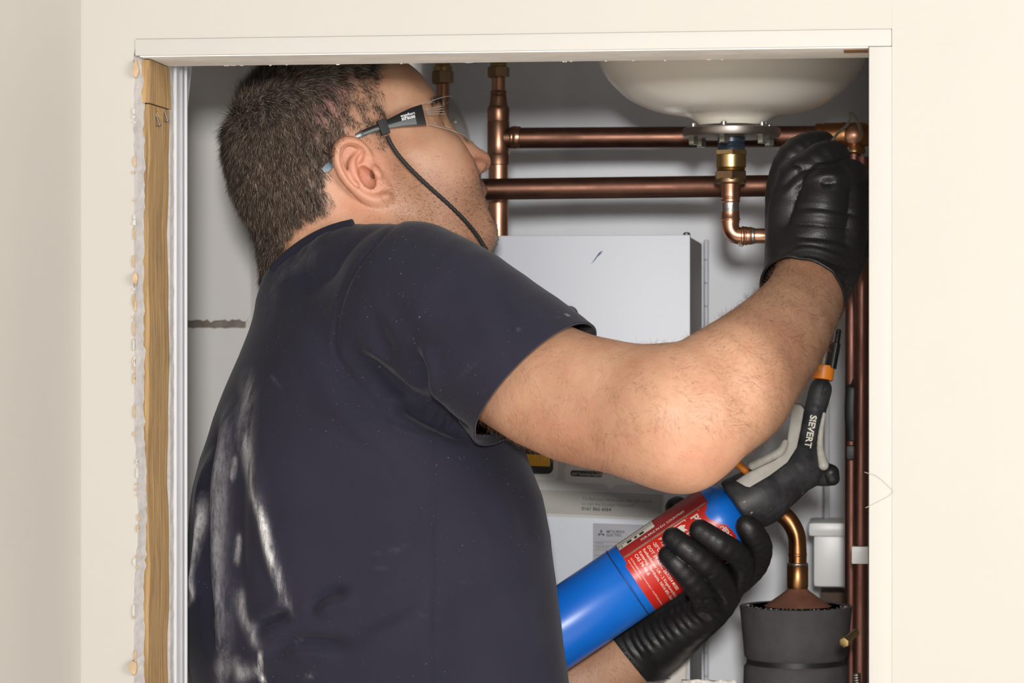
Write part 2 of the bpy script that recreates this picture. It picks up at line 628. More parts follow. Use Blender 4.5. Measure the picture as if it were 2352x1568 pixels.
M_TANK = NT('white_enamel'); M_TANK.base(srgb(240, 242, 247)); M_TANK.set(Roughness=0.2); M_TANK = M_TANK.m
M_BOX = NT('white_powder_coat'); M_BOX.base(srgb(200, 204, 213)); M_BOX.set(Roughness=0.42); M_BOX.bump(M_BOX.noise(700, 2), 0.06, 0.0004); M_BOX = M_BOX.m
M_BOXSIDE = plain('grey_powder_coat', srgb(176, 172, 174), 0.5, var=0.03)

t = NT('ivory_enamel')
f = t.noise(4, 5)
c = t.ramp(f, [(0.3, srgb(234, 228, 214)), (0.7, srgb(242, 238, 228))])
sp = t.ramp(t.noise(34, 4, 0.7), [(0.70, (0, 0, 0)), (0.80, (1, 1, 1))])
c = t.mix(t.math('MULTIPLY', sp, 0.4), c, srgb(120, 100, 76))
t.base(c); t.set(Roughness=0.26)
M_VESSEL = t.m

# ------------------------------------------------------------------ the front wall with its cut opening
XL, XR = -0.6546, -0.0016
ZT = 1.4572
zof = lambda py, Y, px=1176: U(px, py, Y)[2]
xof = lambda px, Y: U(px, 784, Y)[0]

def struct(o):
    o['kind'] = 'structure'
    return o

# right of the opening and above it
struct(box('wall_front_right', (XR + 0.0199, 0.0, 0.0), (1.3, 0.12, 2.45), M_CREAM))
struct(box('wall_front_top', (-0.85, 0.0, ZT + 0.01515), (XR + 0.01985, 0.09, 2.45), M_CREAM))
struct(box('wall_front_bottom', (-0.72, 0.0, 0.0), (XR + 0.02, 0.12, 0.62), M_CREAM))
# lining boards: head board and right upright, seams showing through the paint
o = struct(box('trim_1', (XL - 0.003, -0.0008, ZT), (XR + 0.0196, 0.0905, ZT + 0.0150), M_TRIM, bevel=0.0012))
lin = box('underside_board', (XL + 0.001, 0.002, ZT - 0.0009), (XR - 0.0005, 0.090, ZT + 0.001), M_LINTEL, o)
box('bare_patch', (XR - 0.022, 0.012, ZT - 0.0016), (XR - 0.001, 0.040, ZT - 0.0006), M_RAWBROWN, o)
for k in range(18):                                   # chipped paint along the far edge of the head board
    x = XL + 0.03 + random.random() * 0.60
    w = 0.0012 + random.random() ** 2 * 0.005
    box('paint_chip', (x, 0.0895, ZT - 0.0011 - random.random() * 0.0005), (x + w, 0.0912, ZT + 0.0004), M_LINTEL, o)
struct(box('trim_2', (XR, -0.0006, 0.62), (XR + 0.0198, 0.118, ZT - 0.0003), M_TRIM, bevel=0.0008))

# faint pencil arrow on the right upright
pp = np.array([(1986, 1084), (2012, 1092), (2030, 1106), (2052, 1128), (2040, 1140), (2016, 1152), (1988, 1166)], float)
items = []
for a_, b_ in zip(pp[:-1], pp[1:]):
    d_ = unit(b_ - a_); n_ = np.array([-d_[1], d_[0]]) * 0.55
    items.append((np.array([a_ + n_, b_ + n_, b_ - n_, a_ - n_]), [[0, 1, 2, 3]]))
mapped('pencil_mark', items, lambda W: np.array([U(x, y, -0.0012) for x, y in W]), plain('pencil_grey', srgb(150, 144, 136), 0.8, var=0.1), bpy.data.objects['trim_2'])

# left of the opening: painted plasterboard with a broken edge
def ragged_board(name, x0, x1, y0, y1, z0, z1, amp, mat, matedge, step=0.005, lean=0.0):
    zs = np.linspace(z0, z1, int((z1 - z0) / step) + 1)
    n = len(zs)
    j = np.cumsum(rng.normal(0, amp * 0.35, n)); j -= np.linspace(j[0], j[-1], n); j = np.clip(j, -amp, amp) + rng.normal(0, amp * 0.22, n)
    e0 = x1 + j
    e1 = x1 + lean + j * 0.7 + rng.normal(0, amp * 0.3, n)
    V = []
    for i in range(n):
        V += [(x0, y0, zs[i]), (e0[i], y0, zs[i]), (e1[i], y1, zs[i]), (x0, y1, zs[i])]
    q = []; mi = []
    for i in range(n - 1):
        a, b = i * 4, i * 4 + 4
        for s in range(4):
            q.append((a + s, a + (s + 1) % 4, b + (s + 1) % 4, b + s)); mi.append(1 if s == 1 else 0)
    o = mesh_np(name, V, q, mat=[mat, matedge], smooth=False)
    o.data.polygons.foreach_set('material_index', mi)
    return o, zs, e0
wl, zsl, e0l = ragged_board('wall_front_left', -0.85, XL - 0.0022, 0.0, 0.020, 0.0, ZT + 0.01515, 0.0019, M_CREAM, M_GYPSUM, lean=0.0038)
struct(wl)
# torn paper along that edge
for k in range(48):
    i = random.randrange(int(0.86 / 0.005), len(zsl) - 3)
    x, z = e0l[i], zsl[i]
    h = 0.002 + random.random() ** 2 * 0.012; w = 0.0004 + random.random() ** 2 * 0.0014
    bm = bmesh.new()
    n = 7
    pts = [(x - w * (0.6 + 0.6 * random.random()) * math.sin(math.pi * a / (n - 1)), z + h * (a / (n - 1) - 0.5)) for a in range(n)]
    vs_ = [bm.verts.new((p[0], -0.0012, p[1])) for p in pts] + [bm.verts.new((x + 0.0012, 0.0006, z + h * (0.5 - a / 3))) for a in range(4)]
    bm.faces.new(vs_)
    r = bmesh.ops.extrude_face_region(bm, geom=list(bm.faces))
    for v in r['geom']:
        if isinstance(v, bmesh.types.BMVert): v.co.y += 0.0012
    bmesh.ops.recalc_face_normals(bm, faces=bm.faces)
    from_bm('torn_paper', bm, M_PAPER_TORN if k % 3 else M_CREAM, wl)
# a bigger torn flap low down
for (px, py, w, h) in ((300, 1532, 0.008, 0.012), (309, 640, 0.004, 0.012), (309, 160, 0.005, 0.016)):
    p = U(px, py, -0.001); bm = bmesh.new()
    vs_ = [bm.verts.new((p[0] + w * (0.5 + 0.5 * math.cos(a)) * (0.8 + 0.3 * random.random()) - 0.001, -0.003 + 0.002 * math.cos(a), p[2] + h * 0.5 * math.sin(a) * (0.8 + 0.4 * random.random()))) for a in np.linspace(0, 2 * np.pi, 11)[:-1]]
    bm.faces.new(vs_)
    r = bmesh.ops.extrude_face_region(bm, geom=list(bm.faces))
    for v in r['geom']:
        if isinstance(v, bmesh.types.BMVert): v.co.y += 0.0035
    bmesh.ops.recalc_face_normals(bm, faces=bm.faces)
    from_bm('torn_paper', bm, M_PAPER_TORN, wl)

# exposed timber stud in the cut side of the wall
def wavy_box(name, lo, hi, mat, n=60, amp=0.0009, parent=None):
    bm = bmesh.new()
    bm_box(bm, lo, hi, 0.0)
    es = [e for e in bm.edges if abs(e.verts[0].co.z - e.verts[1].co.z) > 0.1]
    bmesh.ops.subdivide_edges(bm, edges=es, cuts=n, use_grid_fill=True)
    ph = random.random() * 9
    for v in bm.verts:
        v.co.x += amp * (math.sin(v.co.z * 31 + ph) + 0.6 * math.sin(v.co.z * 83 + v.co.y * 40))
        v.co.y += amp * 0.5 * math.sin(v.co.z * 47 + 2 * ph)
    return from_bm(name, bm, mat, parent, smooth=True, angle=35)
stud = empty('timber_stud', (-0.675, 0.057, 0.0), 'bare sawn pine stud exposed along the cut left edge of the opening', 'stud')
wavy_box('stud_lower', (-0.70, 0.0215, 0.0), (-0.6505, 0.094, zof(245, 0.05, 340)), M_PINE, parent=stud)
wavy_box('stud_upper', (-0.70, 0.0150, zof(245, 0.05, 340) + 0.0008), (-0.6490, 0.093, ZT - 0.002), M_PINE, 12, parent=stud)
for (px, py, dz) in ((334, 262, 0.010), (360, 250, 0.011)):
    a = U(px, py, 0.045 if px < 350 else 0.075); a[0] = -0.6500
    b = a + np.array([0.0035, -0.001, -dz])
    nl = tube('nail', [a, b], [0.0009, 0.0009], M_STEEL, stud, 10)
    lathe('nail_head', [(0, 0.0009), (0.0002, 0.0021), (0.0011, 0.0021), (0.0014, 0.001)], b, b - a, M_STEEL, nl, 14)
# splinters beside the nails
for k in range(7):
    a = U(330 + random.random() * 18, 244 + random.random() * 22, 0.045); a[0] = -0.6495
    b = a + np.array([0.002 + random.random() * 0.002, random.uniform(-0.004, 0.008), -0.004 - random.random() * 0.008])
    tube('splinter', [a, (a + b) / 2 + np.array([0.001, 0, 0]), b], [0.0008, 0.0006, 0.0001], M_PINE, stud, 5)
# inner plasterboard and its edge bead behind the stud
ib, _, _ = ragged_board('wall_inner_board', -0.84, -0.6500, 0.0955, 0.1085, 0.0, 2.4, 0.0008, M_GYPSUM, M_GYPSUM, 0.008, 0.0004)
struct(ib)
ch = empty('cable_trunking', (-0.648, 0.118, 0.0), 'white plastic trunking strip standing upright behind the timber stud', 'trunking')
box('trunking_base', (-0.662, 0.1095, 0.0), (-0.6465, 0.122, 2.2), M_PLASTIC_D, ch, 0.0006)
box('trunking_lid', (-0.660, 0.1225, 0.0), (-0.6440, 0.131, 2.2), M_PLASTIC_G, ch, 0.0010)
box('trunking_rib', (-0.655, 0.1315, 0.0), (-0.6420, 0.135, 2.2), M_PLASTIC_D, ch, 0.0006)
pts = [(436, 60, 0.21), (427, 150, 0.21), (420, 215, 0.20), (412, 290, 0.185), (406, 360, 0.17), (403, 460, 0.155)]
C = spline([U(*p) for p in pts], 8)
o = tube('plastic_strip', C, 0.0050, M_PLASTIC_G, None, 12, flat=(0.45, 1.25))
tag(o, 'thin grey plastic strip bowing away from the trunking at the top left', 'plastic strip')

# room side: the left return wall, floor
struct(box('wall_left', (-0.80, -3.6, 0.0), (-0.708, -0.0005, 2.45), M_CREAM))
struct(box('floor', (-0.86, -3.6, -0.05), (1.4, 1.5, 0.0), M_FLOOR))

# ------------------------------------------------------------------ inside of the cupboard
YB = 1.38
PA, PB = U(360, 784, 0.62), U(574, 784, 0.68)
AX = unit(PB - PA); AX[2] = 0; AN = np.array([AX[1], -AX[0], 0.0])       # along the board, and its face towards the room
LEN = float(np.linalg.norm((PB - PA)[:2]))
z_gap0, z_gap1 = zof(754, 0.72, 480), zof(724, 0.72, 480)
def slab(name, A, L, z0, z1, d0, d1, mat, jt=0.0, jb=0.0, parent=None, ax=AX, an=AN):
    """upright board along ax from A, its face lifted d1 and its back d0 off the plane, edges jagged by jt / jb"""
    n = max(2, int(L / 0.004)); us = np.linspace(0, L, n)
    def edge(z, amp):
        if not amp: return np.full(n, z)
        j = np.cumsum(rng.normal(0, amp * 0.5, n)); j = np.clip(j - np.linspace(j[0], j[-1], n), -amp, amp)
        return z + j + rng.normal(0, amp * 0.25, n)
    zb, zt = edge(z0, jb), edge(z1, jt)
    V = []
    for i in range(n):
        p = A + ax * us[i]
        for d, z in ((d1, zb[i]), (d1, zt[i]), (d0, zt[i]), (d0, zb[i])):
            w = p + an * d; V.append((w[0], w[1], z))
    q = [(i * 4 + k, i * 4 + (k + 1) % 4, i * 4 + 4 + (k + 1) % 4, i * 4 + 4 + k) for i in range(n - 1) for k in range(4)]
    e = (n - 1) * 4
    return mesh_np(name, V, q, mat=mat, parent=parent, smooth=False, poly=[[3, 2, 1, 0], [e, e + 1, e + 2, e + 3]])
wcl = struct(slab('wall_closet_left', PA, LEN, 0.0, 2.45, -0.06, -0.008, plain('broken_backing', srgb(128, 120, 110), 0.9, var=0.25, scale=50, bump=0.5)))
slab('panel', PA, LEN, z_gap1, 2.45, -0.0075, 0.0, M_GREYWALL, 0, 0.0058, wcl)
slab('panel', PA, LEN, 0.0, z_gap0, -0.0075, 0.0, M_GREYWALL, 0.0014, 0, wcl)
PC = U(930, 784, 0.90)
AX2 = unit(PC - PB); AX2[2] = 0; AN2 = np.array([AX2[1], -AX2[0], 0.0])
struct(slab('wall_closet_rear', PB + AX * 0.0015, float(np.linalg.norm((PC - PB)[:2])), 0.0, 2.45, -0.05, 0.0, M_INNER, ax=AX2, an=AN2))
struct(box('wall_closet_side', (-0.90, 0.121, 0.0), (-0.862, PA[1] + 0.01, 2.45), M_INNER))
XCL = -0.862
struct(box('wall_back', (XCL, YB, 0.0), (0.25, YB + 0.06, 2.45), M_INNER))
struct(box('wall_closet_right', (0.19, 0.1205, 0.0), (0.25, YB, 2.45), M_INNER))
struct(box('ceiling', (XCL - 0.05, -0.001, 2.452), (1.3, YB + 0.05, 2.50), M_INNER))

# ------------------------------------------------------------------ hot water cylinder and its control box
tc = U(1475, 784, 1.045)
tank = empty('water_cylinder', (tc[0], 1.045, 0.0), 'large white hot water cylinder standing behind the copper pipes', 'water cylinder')
R = 0.30
lathe('cylinder_casing', [(0.02, R - 0.01), (0.03, R), (1.95, R), (1.99, R - 0.02), (2.0, R - 0.08)], (tc[0], 1.045, 0.0), (0, 0, 1), M_TANK, tank, 128)
lathe('base_ring', [(0.0, R - 0.03), (0.02, R - 0.03)], (tc[0], 1.045, 0.0), (0, 0, 1), M_BLACK, tank, 64)

BY = 0.49
bx1 = xof(1585, BY); bx0 = xof(1040, BY); bzt = zof(541, BY); bzb = 0.72
cb = empty('control_box', ((bx0 + bx1) / 2, BY + 0.11, bzb), 'tall white metal control box with stickers fixed in front of the cylinder', 'control box')
box('front_panel', (bx0, BY, bzb), (bx1, BY + 0.012, bzt), M_BOX, cb, 0.0015)
box('side_casing', (bx0 + 0.002, BY + 0.0125, bzb), (bx1 - 0.0012, BY + 0.232, bzt - 0.0012), M_BOXSIDE, cb, 0.002)
lathe('panel_screw', [(0, 0.0), (0.0, 0.004), (0.002, 0.0036), (0.003, 0.002)], (bx1 - 0.004, BY + 0.006, bzt), (0, 0, 1), M_BOLT, cb, 14)
hx = xof(1622, BY + 0.235)
zz = zof(552, BY + 0.235)
hg = lathe('hinge_pin', [(0, 0.0016), (0.62, 0.0016)], (hx, BY + 0.2375, zz - 0.62), (0, 0, 1), M_BOXSIDE, cb, 10)
k = 0
while zz > bzb + 0.05:
    h = 0.0262 if k else 0.023
    lathe('hinge_knuckle', [(0, 0.0022), (0.0003, 0.0027), (h - 0.0011, 0.0027), (h - 0.0008, 0.0022)], (hx, BY + 0.2375, zz - h + 0.0004), (0, 0, 1), M_BOX, hg, 14)
    zz -= h; k += 1

# printed stickers on the control box
M_ST_G = plain('sticker_grey', srgb(158, 154, 148), 0.5, var=0.03)
M_ST_W = plain('sticker_white', srgb(206, 204, 200), 0.5, var=0.02)
M_ST_L = plain('sticker_light_grey', srgb(186, 183, 180), 0.5, var=0.02)
M_INK = plain('print_black', srgb(40, 38, 38), 0.5, var=0.05)
M_INK_G = plain('print_grey', srgb(96, 92, 90), 0.5, var=0.05)
M_YEL = plain('print_yellow', srgb(226, 166, 40), 0.5, var=0.05)
M_PLATE = plain('nameplate_grey', srgb(150, 149, 155), 0.4, var=0.04)
M_PEN = plain('blue_pen', srgb(70, 86, 120), 0.6, var=0.1)
S_BY = SCL(1400, 1130, BY)
def on_box(lift):
    """2-D sticker space: photo pixels (x right, y up from the sticker band) on the box face"""
    def fn(W):
        P = np.array([U(x, -y, BY) for x, y in W])
        P[:, 1] = BY - lift
        return P
    return fn
T = lambda s, px, py, size, bold=0, rot=0.0, sp=1.0: shifted(text_2d(s, size, bold, 'LEFT', sp), px, -py, rot)
RT = -math.radians(2.3)
def quad(*pts): return (np.array([(x, -y) for x, y in pts], float), [list(range(len(pts)))[::-1]])
st = mapped('sticker_sheet', [quad((1130, 850), (1530, 862), (1526, 1196), (1130, 1180))], on_box(0.0003), M_ST_L, cb)
mapped('info_band', [quad((1130, 1120), (1523, 1135), (1520, 1190), (1130, 1173))], on_box(0.0006), M_ST_G, st)
mapped('info_text', [T('To find out more, scan the QR Code', 1337, 1148, 10.6, 0, RT), T('or call the Ecodan Helpdesk:', 1336, 1159.5, 10.6, 0, RT)], on_box(0.0008), M_INK_G, st)
mapped('phone_number', [T('0161 866 6064', 1336, 1171, 11.2, 0.25, RT)], on_box(0.0008), M_INK, st)
mapped('sticker_card', [shifted(rrect2(-70, 0, 70, 140, 12), 1212, -1101), shifted(rrect2(0, -1, 262, 160, 10), 1297, -1106, RT)], on_box(0.0006), M_ST_W, st)
mapped('speech_point', [quad((1383, 1106), (1422, 1108), (1401, 1123))], on_box(0.0007), M_ST_W, st)
mapped('support_tag', [shifted(rrect2(0, 0, 74, 14, 6), 1310, -1093, RT)], on_box(0.0008), M_INK, st)
mapped('support_text', [T('24/7 Technical Support', 1313, 1090, 7.6, 0.1, RT)], on_box(0.0010), M_ST_L, st)
mapped('icon_black', [shifted(rrect2(-60, -62, 34, 30, 14), 1237, -1026)], on_box(0.0008), M_INK, st)
mapped('icon_yellow', [quad((1185, 1040), (1264, 1046), (1263, 1071), (1185, 1068))], on_box(0.0010), M_YEL, st)
npz = mapped('nameplate', [quad((1362, 1201), (1512, 1206), (1512, 1330), (1362, 1330))], on_box(0.0004), M_PLATE, cb)
def rhomb(cx, cy, a):
    v = [(cx + 9.6 * math.cos(a), cy + 9.6 * math.sin(a)), (cx + 5.6 * math.cos(a + 0.52) , cy + 5.6 * math.sin(a + 0.52)), (cx, cy), (cx + 5.6 * math.cos(a - 0.52), cy + 5.6 * math.sin(a - 0.52))]
    return quad(*v)
mapped('maker_logo', [rhomb(1381, 1224.5, a) for a in (-math.pi / 2, math.pi / 6, 5 * math.pi / 6)], on_box(0.0007), M_INK, npz)
mapped('maker_name', [T('MITSUBISHI', 1393, 1223, 8.6, 0.12, RT * 0.5, 0.95), T('ELECTRIC', 1393, 1231, 8.6, 0.12, RT * 0.5, 0.95)], on_box(0.0007), M_INK, npz)
mapped('plate_text', [T('MODEL', 1369, 1249, 5.5), T('SERVICE REF', 1369, 1259, 5.5)], on_box(0.0007), M_INK_G, npz)
mapped('plate_line', [quad((1366, y), (1500, y + 2), (1500, y + 3), (1366, y + 1)) for y in (1243, 1252, 1262, 1274)], on_box(0.0006), M_INK_G, npz)
mapped('pen_mark', [quad((1357, 607), (1376, 580), (1385, 575), (1379, 584), (1372, 590), (1366, 598))], on_box(0.0003), M_PEN, cb)
kb = U(1308, 723, BY)
kn = lathe('dial_ring', [(0, 0.0095), (0.004, 0.0095), (0.006, 0.0085), (0.006, 0.0055), (0.003, 0.005)], kb, (0, -1, 0), M_BLACK, cb, 32)
lathe('dial_centre', [(0, 0.005), (0.004, 0.0046), (0.005, 0.003)], kb, (0, -1, 0), M_BOX, kn, 24)

# ------------------------------------------------------------------ pipework
def pipe_px(name, pts, rpx, mat, parent=None, seg=24, n=10, straight=False):
    W = [U(*p[:3]) for p in pts]
    C = np.array(W) if straight else spline(W, n)
    s = SCL(*pts[0][:3])
    return tube(name, C, rpx * s, mat, parent, seg)

def ring_px(name, px, py, Y, axis, prof, mat, parent, seg=32):
    s = SCL(px, py, Y)
    return lathe(name, [(t * s, r * s) for t, r in prof], U(px, py, Y), axis, mat, parent, seg)

DN = (0, 0, -1)
PY = 0.53
r1 = empty('copper_riser', U(1145, 540, PY), 'upright copper pipe with a tee fitting, rising beside the nose of the man', 'copper pipe')
ring_px('pipe', 1145, 374, PY, DN, [(0, 22.5), (190, 22.5)], M_COP, r1)
te = ring_px('tee_body', 1145, 243, PY, DN, [(0, 21), (4, 24.5), (10, 25.5), (34, 25.5), (36, 24.5), (38, 25.5), (88, 25.5), (110, 25.5), (112, 24), (114, 25.5), (135, 25), (137, 22)], M_COP_MID, r1)
ring_px('tee_branch', 1150, 316, PY, (1, 0, 0), [(0, 21.5), (20, 22.5), (24, 24.5), (27, 26), (29, 25.5), (34, 27), (37, 25.5), (45, 25.5), (47, 23)], M_COP_MID, te)
ring_px('reducer', 1145, 208, PY, DN, [(0, 17.5), (3, 18.5), (9, 18.5), (10, 17.5), (12, 18.5), (16, 19), (26, 19.5), (36, 22)], M_COP_MID, r1)
ring_px('upper_pipe', 1145, 100, PY, DN, [(0, 15.5), (112, 15.5)], M_COP, r1)
nt = ring_px('compression_nut', 1145, 153, PY, DN, [(0, 22), (2, 26), (24, 26), (27, 20)], M_BRASS_D, r1, 6)
ring_px('nut_collar', 1145, 100, PY, DN, [(0, 17), (40, 17), (44, 19), (54, 19)], M_BRASS, nt, 24)
r2 = empty('copper_riser', U(1017, 360, PY + 0.06), 'upright copper pipe with a brass nut above the safety glasses', 'copper pipe')
ring_px('pipe', 1017, 150, PY + 0.06, DN, [(0, 15.5), (3090, 15.5)], M_COP, r2)
nt = ring_px('compression_nut', 1017, 163, PY + 0.06, DN, [(0, 22), (2, 25.5), (28, 25.5), (31, 20)], M_BRASS_D, r2, 6)
ring_px('nut_collar', 1017, 100, PY + 0.06, DN, [(0, 17), (50, 17), (54, 22), (64, 22)], M_BRASS, nt, 24)

h1 = empty('copper_pipe', U(1500, 315, PY), 'upper of two level copper pipes, running behind the flange to the wall', 'copper pipe')
pipe_px('pipe', [(1160, 317, PY), (1890, 313, PY)], 24, M_COP_DULL, h1, 28, straight=True)
el = ring_px('end_tee', 1872, 311, PY, (1, 0, 0), [(0, 24), (3, 27), (14, 28), (18, 26.5), (22, 28.5), (60, 29), (66, 31), (72, 29), (112, 29), (122, 24)], M_COP_HOT, h1)
ring_px('tee_drop', 1962, 310, PY, DN, [(0, 24), (30, 24), (33, 26), (40, 26), (44, 22)], M_COP_HOT, el)
ring_px('tee_plug', 1962, 312, PY - 0.004, (0, -1, 0), [(0, 22), (28, 22), (34, 20), (38, 12), (40, 0.5)], M_COP, el)
for (px, py, r) in ((1938, 343, 4), (1952, 346, 3), (1948, 341, 3.4)):
    s = SCL(px, py, PY - 0.02)
    lathe('solder_drop', [(0, 0.3 * s), (0.0005, r * s), (0.0012, r * s), (0.002, 0.3 * s)], U(px, py, PY - 0.02), (0, -1, 0), M_SOLDER, el, 10)
h2 = pipe_px('copper_pipe', [(900, 437, PY - 0.048), (1985, 424, PY - 0.048)], 24.5, M_COP_DULL, None, 28, straight=True)
tag(h2, 'lower of two level copper pipes, passing in front of the riser', 'copper pipe')

d1 = pipe_px('copper_pipe', [(1962, 345, PY), (1956, 700, PY), (1955, 1650, PY), (1953, 3330, PY)], 15, M_COP_RED, None, 22, straight=True)
tag(d1, 'copper drop pipe descending from the soldered tee behind the hand', 'copper pipe')
d2 = empty('copper_pipe', U(1979, 1568, 0.44), 'dull reddish upright copper pipe close to the right edge of the opening', 'copper pipe')
pipe_px('pipe', [(1981, 360, 0.44), (1978, 1000, 0.44), (1976, 1700, 0.44), (1972, 3400, 0.44)], 15.5, M_COP_RED, d2, 22, straight=True)
cl = box('pipe_clip', U(1956, 1293, 0.44) - np.array([0, 0.010, 0]), U(1988, 1253, 0.44) + np.array([0.003, 0.010, 0]), M_PLASTIC_W, d2, 0.002)
o = pipe_px('copper_pipe', [(1890, 729, 0.9), (2010, 729, 0.9)], 12, M_COP_RED, None, 18, straight=True)
tag(o, 'short level copper pipe deep in the gap beside the forearm', 'copper pipe')

# black lever valve handle half hidden by the upright pipe
lv = empty('lever_valve', U(1962, 1050, 0.51), 'black valve lever half hidden behind the reddish upright pipe', 'valve')
tube('lever', spline([U(1966, 872, 0.512), U(1959, 900, 0.51), U(1957, 950, 0.51), U(1960, 1010, 0.512)], 6), [0.004] * 4 + [0.008] * 11 + [0.007] * 4, M_BLACK, lv, 14, flat=(0.5, 1.0))
box('valve_body', U(1944, 1055, 0.505), U(1972, 1020, 0.545), M_BLACK, lv, 0.003)
nb = empty('brass_union', U(1950, 1470, 0.30), 'small brass union nut sticking out below the white pipe clip', 'pipe fitting')
a = U(1938, 1476, 0.29); b = U(1972, 1446, 0.33); s = SCL(1950, 1470, 0.3)
lathe('nut', [(0, 9 * s), (1 * s, 12 * s), (16 * s, 13 * s), (17 * s, 9 * s)], a, b - a, M_BRASS, nb, 6)
lathe('union_stem', [(0, 9 * s), (60 * s, 9 * s)], a + (b - a) * 0.2, b - a, M_BRASS, nb, 20)
for (px, py) in ((1969, 1560),):
    fl = empty('braided_hose', U(px, 1600, 0.26), 'braided steel hose end at the bottom beside the foam pot', 'hose')
    for k in range(9):
        ring_px('braid_ring', px - 2 + 0.4 * k, 1546 + k * 6, 0.26, (0.2, 0, -1), [(0, 8.5), (1.5, 10), (4, 10), (5.5, 8.5)], M_STEEL, fl, 18)

# ------------------------------------------------------------------ expansion vessel, flange and the soldered elbow
VYD = 0.42
s = SCL(1680, 200, VYD)
vx = U(1680, 784, VYD)
zpx = lambda py: U(1680, py, VYD)[2]
ev = empty('expansion_vessel', (vx[0], VYD, zpx(290)), 'round ivory expansion vessel hanging under the head board', 'expansion vessel')
prof = spline([(288, 76), (281, 82), (273, 92), (266, 110), (261, 140), (250, 186), (228, 233), (199, 268), (170, 291), (138, 306), (90, 322), (30, 334), (-60, 338)], 5)
z0 = zpx(288)
lathe('vessel_shell', [(zpx(y) - z0, r * s) for y, r in prof], (vx[0], VYD, z0), (0, 0, 1), M_VESSEL, ev, 96, sharp=70)
lathe('vessel_seam', [(-0.003, 0.1480), (-0.003, 0.1515), (0.004, 0.1515), (0.004, 0.1480)], (vx[0], VYD, zpx(-58)), (0, 0, 1), M_VESSEL, ev, 96)
lathe('vessel_crown', [(0.0, 0.1485), (0.08, 0.148), (0.14, 0.13), (0.18, 0.09), (0.2, 0.03)], (vx[0], VYD, zpx(-62)), (0, 0, 1), M_VESSEL, ev, 64)
fl = lathe('flange', [(0, 108 * s), (-3 * s, 112 * s), (-14 * s, 112.5 * s), (-20 * s, 110 * s), (-22 * s, 100 * s)], (vx[0], VYD, zpx(294)), (0, 0, 1), M_STEEL, ev, 96)
for k in range(6):
    a = math.radians(22 + 60 * k)
    bx, by = vx[0] + 92 * s * math.cos(a), VYD + 92 * s * math.sin(a)
    b_ = lathe('bolt', [(0, 10.5 * s), (-2 * s, 11.5 * s), (-17 * s, 11.5 * s), (-19 * s, 9.5 * s)], (bx, by, zpx(315)), (0, 0, 1), M_BOLT, fl, 6)
    lathe('bolt_tip', [(0, 7 * s), (8 * s, 7 * s), (10 * s, 5 * s)], (bx, by, zpx(294)), (0, 0, 1), M_BOLT, b_, 12)

wf = empty('brass_connector', (vx[0], VYD, zpx(420)), 'brass compression connector screwed under the steel flange', 'pipe fitting')
def vst(name, px, prof, mat, parent, seg=40):
    c = U(px, 784, VYD)
    return lathe(name, [(zpx(y) - zpx(prof[0][0]), r * s) for y, r in prof], (c[0], VYD, zpx(prof[0][0])), (0, 0, 1), mat, parent, seg)
vst('threaded_stub', 1680, [(314, 31), (326, 31), (328, 29), (332, 31), (336, 29), (340, 31), (346, 31)], M_PTFE, wf)
vst('hex_collar', 1679, [(344, 33), (345.5, 40), (355, 40), (357, 34)], M_BRASS, wf, 6)
vst('brass_barrel', 1679, [(356, 34.5), (384, 34.5), (385, 33)] + [(y, 31 + (i % 2) * 2.4) for i, y in enumerate(range(386, 394, 2))], M_BRASS, wf)
vst('hex_nut', 1678, [(392, 31), (394, 39), (412, 39), (420, 30)], M_BRASS_D, wf, 6)
vst('nut_skirt', 1678, [(410, 36), (416, 37), (420, 36), (423, 28)], M_BRASS_D, wf)

le = empty('copper_elbow', U(1690, 560, VYD), 'copper elbow with soldered joints hanging from the brass connector', 'copper pipe')
vst('neck', 1678, [(420, 25), (428, 24), (440, 22), (452, 21.5)], M_COP, le)
vst('socket_ring', 1678, [(450, 21), (452, 22.5), (455, 22.5), (457, 21), (463, 21.5), (466, 19)], M_COP, le)
vst('solder_band', 1677.5, [(464, 19.3), (467, 19.8), (484, 19.8), (487, 20.8), (491, 20.8)], M_SOLDER, le)
vst('socket_ring', 1677.5, [(486, 21), (500, 21), (502, 22.5), (504.5, 22.5), (506, 21), (512, 21)], M_COP, le)
a = [U(1677.5, 508, VYD), U(1677.5, 518, VYD), U(1680, 529, VYD), U(1687, 537.5, VYD), U(1697, 541, VYD), U(1712, 541.5, VYD)]
tube('bend', spline(a, 6), 20 * s, M_COP, le, 28)
def hst(name, px, prof, mat, parent, py=541.5):
    return lathe(name, [((x - prof[0][0]) * s, r * s) for x, r in prof], U(px + prof[0][0] - px, py, VYD), (1, 0, 0), mat, parent, 28)
hst('socket_ring', 0, [(1703, 20), (1705, 22.5), (1708, 22.5), (1710, 20.5), (1712, 22), (1714.5, 22), (1716, 20.5), (1726, 20.5), (1728, 19)], M_COP, le)
hst('solder_band', 0, [(1726, 18.4), (1727, 19.2), (1733, 18.8), (1735, 17.6)], M_SOLDER, le)
hst('pipe', 0, [(1732, 17.3), (1990, 17.3)], M_COP, le)
for k in range(9):
    px, py = 1703 + random.uniform(-9, 9), 562 + random.uniform(-3, 3)
    r = random.uniform(1.5, 3.4) * s
    lathe('solder_bead', [(0, 0.1 * r), (0.4 * r, r), (1.2 * r, r), (1.8 * r, 0.1 * r)], U(px, py, VYD - 0.004), (0, -1, 0), M_SOLDER, le, 8)

